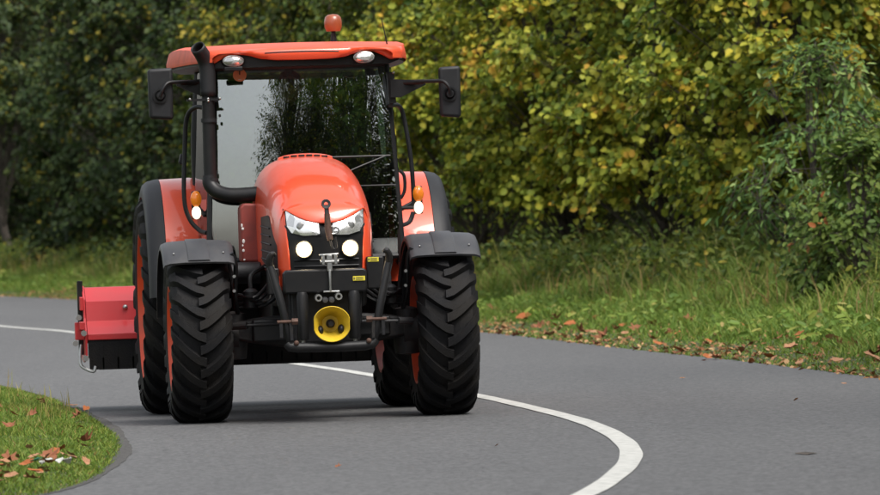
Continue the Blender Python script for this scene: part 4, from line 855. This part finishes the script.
# ------------------------------------------------------------------ road sweeper on the rear linkage
SY = 3.6; c_, s_ = math.cos(YAW), math.sin(YAW)
sweeper = empty('road_sweeper', (TX-SY*s_, TY+SY*c_, 0), YAW)
tag(sweeper, 'red steel sweeper with black rubber curtain mounted behind the tractor', 'sweeper')
X0, X1 = -1.46, 1.40
prof = [(-0.30, 0.575), (-0.15, 0.67), (-0.125, 0.815), (0.06, 0.915), (0.45, 0.915), (0.72, 0.70), (0.74, 0.50)]
A = []; 
for (y, z) in prof: A.append([(x, y, z) for x in np.linspace(X0, X1, 9)])
mb = MB(); mb.plate(A, (0, 0.010, -0.010)); hs_o = mb.obj('housing', 'red', sweeper, 25, 0.004)
for x, sg in ((X0-0.012, 0), (X1+0.012, 1)):
    sp = MB(); sp.prism([(-0.315, 0.57), (-0.15, 0.69), (-0.13, 0.83), (0.06, 0.93), (0.46, 0.93), (0.74, 0.70), (0.76, 0.42), (0.1, 0.36), (-0.30, 0.40)], x-0.008, x+0.008, 'x'); sp.obj('side_plate', 'red', sweeper, 0, 0.003)
fl2 = MB(); fl2.box((-0.03, -0.305, 0.555), (X1-X0, 0.02, 0.045)); fl2.obj('curtain_rail', 'red', hs_o, 0, 0.004)
n_s = 26; wS = (X1-X0)/n_s
for k in range(n_s):
    x = X0+wS*(k+0.5); g_ = 0.007
    st_ = MB(); st_.prism([(-wS/2+0.0005, 0.535), (-wS/2+0.0005, 0.41), (-wS/2+g_, 0.40), (-wS/2+g_, 0.318), (wS/2-g_, 0.318), (wS/2-g_, 0.40), (wS/2-0.0005, 0.41), (wS/2-0.0005, 0.535)], -0.305, -0.297)
    if k == 0: strip_me = st_.obj('rubber_strip', 'rubber', sweeper, 0); so = strip_me
    else: so = strip_me.copy(); C.objects.link(so)
    so.location = (x, random.uniform(-0.004, 0.004), random.uniform(-0.006, 0.004))
br = MB(); br.lathe([(0, X0+0.08), (0.24, X0+0.08), (0.26, X0+0.1), (0.26, X1-0.1), (0.24, X1-0.08), (0, X1-0.08)], (0, 0.2, 0.56), 'x', 28); br.obj('brush_roller', 'rubber', sweeper)
bf = MB(); bf.ball((-1.17, -0.142, 0.765), 0.020, 10, 6); bf.ball((-0.2, -0.142, 0.765), 0.020, 10, 6); bf.obj('bolts', 'steel', hs_o)
ea = MB(); ea.box((X0-0.055, -0.20, 0.60), (0.07, 0.10, 0.13)); ea.box((X0-0.04, -0.28, 0.64), (0.04, 0.10, 0.06)); ea.box((X0-0.03, 0.0, 0.80), (0.03, 0.3, 0.10)); e_ = ea.obj('end_bracket', 'red', sweeper, 0, 0.006)
eb = MB()
for x, y, z in ((X0-0.03, -0.34, 0.585), (X0-0.09, -0.25, 0.51), (X0-0.06, -0.26, 0.70), (X0-0.02, -0.32, 0.40)): eb.lathe([(0, -0.02), (0.022, -0.02), (0.022, 0.02), (0, 0.02)], (x, y, z), 'y', 8)
eb.obj('bolts', 'steel', e_)
fo = MB(); fo.tube([(X0-0.05, -0.26, 0.50), (X0-0.06, -0.28, 0.40), (X0-0.05, -0.30, 0.34), (X0+0.03, -0.33, 0.30), (X0+0.05, -0.33, 0.34)], 0.012, 8, per=4); fo.obj('stand_foot', 'steel', sweeper)
gb = MB(); gb.prism([(-0.035, 0.42), (0.035, 0.42), (0.04, 0.95), (-0.04, 0.97)], 0.0, 0.04, 'x'); gb.obj('rear_flap', 'black', sweeper, 0, 0.004).location = (X0-0.055, 0.02, 0)
hm = MB(); hm.box((0, -0.16, 0.80), (1.0, 0.08, 0.12)); hm.box((0, -0.10, 0.92), (0.10, 0.16, 0.20)); hm.box((-0.42, -0.22, 0.66), (0.06, 0.14, 0.2)); hm.box((0.42, -0.22, 0.66), (0.06, 0.14, 0.2)); hm.obj('headstock', 'black', sweeper, 30, 0.01)

# ------------------------------------------------------------------ driver
def skin_body(name, verts, edges, radii, m, parent, root=0, sub=2):
    me = bpy.data.meshes.new(name); me.from_pydata(verts, edges, []); me.update(); o = bpy.data.objects.new(name, me); C.objects.link(o); o.parent = parent
    md = o.modifiers.new('skin', 'SKIN'); md.use_smooth_shade = True
    for i, r in enumerate(radii):
        rr = r if isinstance(r, tuple) else (r, r); me.skin_vertices[0].data[i].radius = rr; me.skin_vertices[0].data[i].use_root = (i == root)
    s = o.modifiers.new('sub', 'SUBSURF'); s.levels = sub; s.render_levels = sub; me.materials.append(M[m]); return o
dy = 2.08
dl = Vector((0, dy, 1.53)); driver = empty('person', (TX-dy*s_, TY+dy*c_, 1.53), YAW)
tag(driver, 'person in a dark jacket seated in the cab with hands on the steering wheel', 'person')
V = [(0, 0, 0.10), (0, 0.06, 0.28), (0, 0.07, 0.44), (0, 0.06, 0.54), (0, 0.03, 0.62), (0, 0.01, 0.70)]; E = [(0, 1), (1, 2), (2, 3), (3, 4), (4, 5)]; Rr = [(0.17, 0.12), (0.155, 0.11), (0.17, 0.115), (0.12, 0.09), (0.055, 0.055), (0.06, 0.06)]
for s in (-1, 1):
    b = len(V); V += [(s*0.19, 0.05, 0.50), (s*0.27, -0.10, 0.30), (s*0.20, -0.40, 0.31)]; E += [(3, b), (b, b+1), (b+1, b+2)]; Rr += [0.075, 0.055, 0.038]
    b = len(V); V += [(s*0.11, -0.10, 0.07), (s*0.17, -0.46, 0.08), (s*0.17, -0.50, -0.25), (s*0.17, -0.60, -0.41)]; E += [(0, b), (b, b+1), (b+1, b+2), (b+2, b+3)]; Rr += [0.10, 0.07, 0.055, 0.045]
skin_body('body', V, E, Rr, 'jacket', driver)
hd = MB(); hd.ball((0, 0.0, 0.80), (0.075, 0.092, 0.115), 20, 16); hd.ball((0, -0.095, 0.79), (0.012, 0.018, 0.022), 10, 8); hd.ball((-0.076, 0.005, 0.795), (0.012, 0.02, 0.03), 8, 6); hd.ball((0.076, 0.005, 0.795), (0.012, 0.02, 0.03), 8, 6); hd.ball((0, -0.075, 0.735), (0.03, 0.02, 0.012), 10, 6); hd.obj('head', 'skin', driver, 80)
hr = MB(); hr.ball((0, 0.02, 0.845), (0.082, 0.095, 0.085), 18, 12); hr.obj('hair', 'hair', driver, 80)
ey = MB()
for s in (-1, 1): ey.ball((s*0.03, -0.083, 0.81), (0.011, 0.008, 0.007), 8, 6)
ey.obj('eyes', 'black', driver)
for s in (-1, 1):
    V = [(s*0.20, -0.40, 0.31), (s*0.195, -0.46, 0.315), (s*0.19, -0.50, 0.315)]; E = [(0, 1), (1, 2)]; Rr = [0.028, (0.022, 0.036), (0.018, 0.036)]
    for k in range(4):
        b = len(V); zz = 0.340-0.018*k; V += [(s*0.190, -0.535, zz), (s*0.205, -0.575+0.004*k, zz), (s*0.180, -0.595+0.006*k, zz-0.006), (s*0.162, -0.575, zz-0.006)]; E += [(2, b), (b, b+1), (b+1, b+2), (b+2, b+3)]; Rr += [0.010, 0.009, 0.008, 0.007]
    b = len(V); V += [(s*0.175, -0.49, 0.345), (s*0.165, -0.53, 0.350), (s*0.165, -0.56, 0.345)]; E += [(1, b), (b, b+1), (b+1, b+2)]; Rr += [0.012, 0.010, 0.008]
    skin_body('hand', V, E, Rr, 'skin', driver, sub=1)

# ------------------------------------------------------------------ fallen leaves and litter
def leaf_poly(seed):
    rg = random.Random(seed); pts = []
    lob = [(0.0, -0.5), (0.22, -0.38), (0.50, -0.30), (0.28, -0.08), (0.52, 0.18), (0.22, 0.20), (0.0, 0.55), (-0.22, 0.20), (-0.52, 0.18), (-0.28, -0.08), (-0.50, -0.30), (-0.22, -0.38)]
    lob = lob if seed % 3 == 0 else [(0.30*math.sin(k*math.pi/6)*rg.uniform(0.8, 1.2), -0.5*math.cos(k*math.pi/6)*rg.uniform(0.9, 1.1)) for k in range(12)]
    curl = rg.uniform(0.4, 1.5); V = [(0, 0, 0.0)]
    for x, y in lob:
        x *= rg.uniform(0.85, 1.15); y *= rg.uniform(0.85, 1.15); V.append((x, y, curl*(x*x*rg.uniform(0.6, 1.4)+0.5*y*y)+rg.uniform(-0.03, 0.05)))
    me = bpy.data.meshes.new('fallen_leaf'); me.from_pydata(V, [], [(0, i, i % 12+1) for i in range(1, 13)]); me.update(); return me
LM = []
for i in range(9):
    me = leaf_poly(i); me.materials.append(M[('fallen_a', 'fallen_b', 'fallen_c')[i % 3]]); LM.append(me)
def drop_leaf(x, y, z, size, label, group):
    o = bpy.data.objects.new('fallen_leaf', random.choice(LM)); C.objects.link(o); o.location = (x, y, z); o.scale = (size,)*3
    o.rotation_euler = (random.gauss(0, 0.33), random.gauss(0, 0.33), random.uniform(0, 6.28)); tag(o, label, 'leaf', group)
X, Y, off = along(OUT, OUT_SIDE, 46, 118, 250, -0.12, 1.25, 1.5)
for x, y, d in zip(X, Y, off):
    drop_leaf(x, y, (0.015 if d < 0 else bank_z(d, y)+0.02+0.05*min(1, d)), random.uniform(0.07, 0.12) if random.random() < 0.7 else random.uniform(0.12, 0.2), 'brown fallen leaf lying along the outer road edge', 'fallen leaves along the outer road edge')
for i in range(40):
    x = -2.42+random.gauss(0, 0.16); y = 35.2+random.gauss(0, 1.1)
    drop_leaf(x, y, 0.075+random.uniform(0, 0.02), random.uniform(0.06, 0.12), 'rust brown fallen leaf in the inner corner grass', 'fallen leaves in the inner corner grass')
X, Y, off = along(INN, INN_SIDE, 36, 50, 22, 0.0, 0.7, 1.0)
for x, y, d in zip(X, Y, off): drop_leaf(x, y, 0.07+0.03*min(1, d*2), random.uniform(0.05, 0.09), 'rust brown fallen leaf in the inner corner grass', 'fallen leaves in the inner corner grass')
for x, y, sz in ((2.45, 45.5, 0.05), (1.9, 52.0, 0.06), (0.3, 38.5, 0.035), (3.0, 49.0, 0.06), (-0.6, 36.0, 0.04), (2.3, 57.5, 0.07)): drop_leaf(x, y, 0.012, sz, 'small fallen leaf lying alone on the asphalt', 'stray leaves on the asphalt')
st = MB(); st.add([(0.06*math.cos(a)*random.uniform(0.5, 1.2), 0.16*math.sin(a)*random.uniform(0.5, 1.2), 0.002+0.004*random.random()) for a in np.linspace(0, 6.0, 14)]+[(0, 0, 0.012)], [(i, (i+1) % 14, 14) for i in range(14)]); so = st.obj('mud_clod', 'bark', None, 0); so.location = (1.98, 36.0, 0.0); tag(so, 'flat dark clod of mud on the asphalt', 'mud')
wr = MB(); rg = random.Random(3)
G = [[(i*0.028+rg.uniform(-0.008, 0.008), j*0.025+rg.uniform(-0.008, 0.008), 0.02+rg.uniform(0, 0.035)) for j in range(4)] for i in range(7)]
wr.plate(G, (0, 0, 0.003)); wo = wr.obj('litter_wrapper', 'paper', None, 0); wo.location = (-2.22, 35.9, 0.055); wo.rotation_euler = (0, 0, 0.3); tag(wo, 'crumpled white and green wrapper lying at the inner grass edge', 'litter')
gp = MB(); G = [[(i*0.028-0.06+rg.uniform(-0.008, 0.008), j*0.04+rg.uniform(-0.01, 0.01), 0.03+rg.uniform(0, 0.03)) for j in range(3)] for i in range(3)]
gp.plate(G, (0, 0, 0.003)); gp.obj('printed_end', 'green', wo, 0)

for o in bpy.data.objects:
    if o.type == 'MESH' and o.name.split('.')[0] in ('bolts', 'hoses', 'paint_chips', 'hinge_bolts', 'label_print', 'eyes', 'guard_opening', 'pin'): o['kind'] = 'stuff'

X, Y, off = along(OUT, OUT_SIDE, 46, 130, 3600, -0.10, 1.2, 1.3); m_ = len(X)
P = np.c_[X, Y, np.where(off < 0, 0.012, BZ(np.maximum(off, 0), Y)+rng.uniform(0.01, 0.06, m_)*np.clip(off, 0.1, 1))]
M['scraps'] = leaf_mat('leaf_scraps', [(0, (0.12, 0.05, 0.025)), (0.5, (0.26, 0.12, 0.05)), (1.0, (0.46, 0.30, 0.15))], 0.7, 0.1)
tag(leaves('leaf_litter', P, unit(np.array([0, -0.2, 0.9])+rng.normal(0, 0.4, P.shape)), unit(rng.normal(0, 1, P.shape)*[1, 1, 0.2]), rng.uniform(0.03, 0.075, m_), rng.uniform(0.02, 0.05, m_), rng.uniform(0, 1, m_), M['scraps']), 'scraps of dead leaves strewn along the outer road edge', 'leaf litter', kind='stuff')
